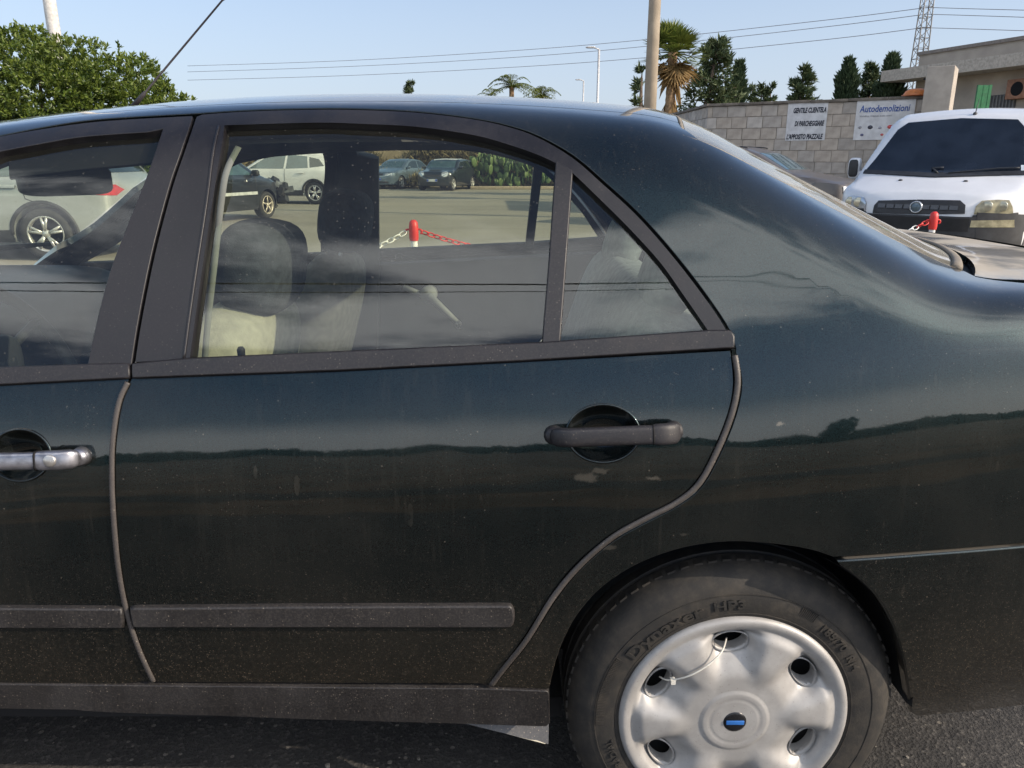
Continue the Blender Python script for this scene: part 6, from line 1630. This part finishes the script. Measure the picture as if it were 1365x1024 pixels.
# --- white van
a = R(41); hd = (-math.sin(a), -math.cos(a)); f0 = at(1221, 275, 7.7)
VN = new_car('white_van', 'white panel van with black grille and clouded headlamp standing at the right', f0[0] - 2.08 * hd[0], f0[1] - 2.08 * hd[1], *hd); VN['category'] = 'van'
s = Shape(VN, 4.2, 1.74, [(-2.1, 1.2), (-2.06, 1.70), (-1.95, 1.80), (0.0, 1.845), (0.45, 1.815), (0.72, 1.74), (1.38, 1.155), (1.55, 1.10), (1.92, 0.98), (2.06, 0.86), (2.1, 0.55)], 1.08, 0.22, 0.24, bowf=0.42, bowr=0.06, k=0.075, taper=0.10, crown=0.07); s.wr = 0.31
VPT = plain('white_van_paint', (0.66, 0.67, 0.69), 0.38, 0.0, 0.05, 3, 0.6); s.shell(VPT, (-1.28, 1.28), 0.35, 70, 26, 22)
VGL = plain('van_windscreen_glass', (0.012, 0.016, 0.024), 0.06, 0.0, 0.4, 2.5, 0.0, spec=0.6)
wsv = [(-0.745, 1.175), (-0.70, 1.28), (-0.60, 1.60), (-0.52, 1.675), (0, 1.705), (0.52, 1.675), (0.60, 1.60), (0.70, 1.28), (0.745, 1.175), (0, 1.145)]
s.panel('windscreen', wsv, 'front', VGL, 0.006, 0.05); s.panel('cowl', [(-0.76, 1.135), (-0.755, 1.172), (0, 1.142), (0.755, 1.172), (0.76, 1.135), (0, 1.105)], 'front', BLK, 0.012, 0.04)
for sg in (1, -1): s.line('wiper', [(sg * 0.05 + 0.05, 1.135), (sg * 0.3 + 0.22, 1.185), (sg * 0.33 + 0.36, 1.19)], 'front', BLK, 0.010, 0.02)
for sd in ('left', 'right'):
    s.panel('side_window', [(0.30, 1.14), (0.30, 1.62), (0.62, 1.58), (1.18, 1.14)], sd, VGL, 0.006); seams(s, sd, (0.22, 1.18), 0.3, 1.1); s.panel('rubbing_strip', [(-1.8, 0.62), (-1.8, 0.70), (1.7, 0.70), (1.7, 0.62)], sd, BLK, 0.012)
gr = s.px('front', (1164, 284), (1166, 274), (1172, 268), (1225, 267), (1280, 268), (1287, 274), (1286, 285), (1225, 286)); grv = s.panel('grille', gr, 'front', BLK, 0.010, 0.03)
ys_ = [q[0] for q in gr]; zs_ = [q[1] for q in gr]; y0_, y1_, zc_ = min(ys_), max(ys_), (min(zs_) + max(zs_)) / 2
GBAR = plain('grille_bar_grey', (0.06, 0.065, 0.075), 0.45)
for k in range(-4, 5):
    if k: 
        yy = k * (y1_ - y0_) / 10.2; s.panel('grille_bar', [(yy - 0.035, zc_ - 0.018), (yy + 0.035, zc_ - 0.018), (yy + 0.035, zc_ + 0.020), (yy - 0.035, zc_ + 0.020)], 'front', GBAR, 0.020, 0.03, grv, 0.012)
P_, N_ = s.project(np.array([[0.0, zc_]]), 'front', 0.018); bq = P_[0]
mb = MB(); mb.lathe([(0.001, 0.026), (0.040, 0.022), (0.047, 0.016), (0.050, 0.0)], 24, 'X', bq); mb.build('badge', plain('badge_dark_blue', (0.10, 0.14, 0.17), 0.3, 0.3), VN)
mb = MB(); mb.lathe([(0.046, 0.014), (0.047, 0.027), (0.056, 0.024), (0.058, 0.0)], 28, 'X', bq); mb.build('badge_ring', CLEARL, VN)
LENS = plain('clouded_lamp_lens', (0.30, 0.27, 0.17), 0.25, 0.1, 0.35, 12, 0.6)
hl = s.px('front', (1298, 286), (1301, 275), (1309, 268), (1330, 266.5), (1345, 267), (1349, 276), (1350, 286)); hl2 = s.px('front', (1292, 303), (1294, 294), (1350, 293), (1350, 303)); hb = s.px('front', (1294, 293), (1297, 287), (1350, 287), (1350, 292))
for sg in (1, -1):
    L_ = LENS if (np.mean([q[0] for q in hl]) > 0) == (sg > 0) else CLEARL; k = 1 if (np.mean([q[0] for q in hl]) > 0) == (sg > 0) else -1
    h_ = s.panel('headlight', [(k * q[0], q[1]) for q in hl], 'front', L_, 0.010, 0.03); s.panel('lower_lamp', [(k * q[0], q[1]) for q in hl2], 'front', L_, 0.022, 0.03); s.panel('lamp_bar', [(k * q[0], q[1]) for q in hb], 'front', BLK, 0.014, 0.03)
    for dy in (0.30, 0.68):
        yy = lerp(min(k * q[0] for q in hl), max(k * q[0] for q in hl), dy); zz = np.mean([q[1] for q in hl]); P_, N_ = s.project(np.array([[yy, zz]]), 'front', 0.011); mb = MB(); cushion(mb, P_[0], (0.010, 0.05, 0.05), 2.2, None, 8); mb.build('lamp_reflector', plain('lamp_reflector_pale', (0.5, 0.47, 0.36), 0.2, 0.5), h_)
zb_ = hl2[0][1]
s.panel('front_bumper', [(-0.80, 0.26), (-0.80, 0.80), (-0.52, min(zs_) - 0.003), (0.52, min(zs_) - 0.003), (0.80, 0.80), (0.80, 0.26)], 'front', BLK, 0.018, 0.04); 
for sd in ('left', 'right'): s.panel('bumper_corner', [(1.66, 0.26), (1.66, 0.78), (1.98, 0.80), (1.98, 0.26)], sd, BLK, 0.019, 0.05)
s.panel('lower_intake', [(-0.46, 0.62), (-0.46, 0.74), (0.46, 0.74), (0.46, 0.62)], 'front', ARCHB, 0.022, 0.05)
for sg in (1, -1):
    mb = MB(); cushion(mb, (1.02, sg * 0.96, 1.19), (0.055, 0.065, 0.115), 4); mb.tube([(1.03, sg * 0.84, 1.12), (1.02, sg * 0.95, 1.14)], 0.035, 8); mo = mb.build('door_mirror', VPT, VN); mb = MB(); cushion(mb, (1.06, sg * 0.96, 1.19), (0.025, 0.052, 0.095), 4); mb.build('mirror_cap', BLK, mo)
    P_, N_ = s.project(np.array([[1.60, sg * 0.30]]), 'top', 0.0); mb = MB(); cushion(mb, P_[0], (0.018, 0.022, 0.012), 2.5, None, 6); mb.build('washer_jet', BLK, VN)
P_ = s.hit(1300, 152); mb = MB(); cushion(mb, P_, (0.035, 0.02, 0.02), 2.5, None, 6); mb.tube([P_, P_ + np.array([-0.09, 0, 0.16])], [0.006, 0.003], 6); mb.build('roof_antenna', BLK, VN)
st = s.px('front', (1361, 221), (1361, 230), (1375, 230), (1375, 221)); s.panel('windscreen_sticker', st, 'front', plain('sticker_white', (0.6, 0.66, 0.7), 0.5), 0.009, 0.03); 
add_wheels(s, (-1.28, 1.28), 0.31, 6, False)
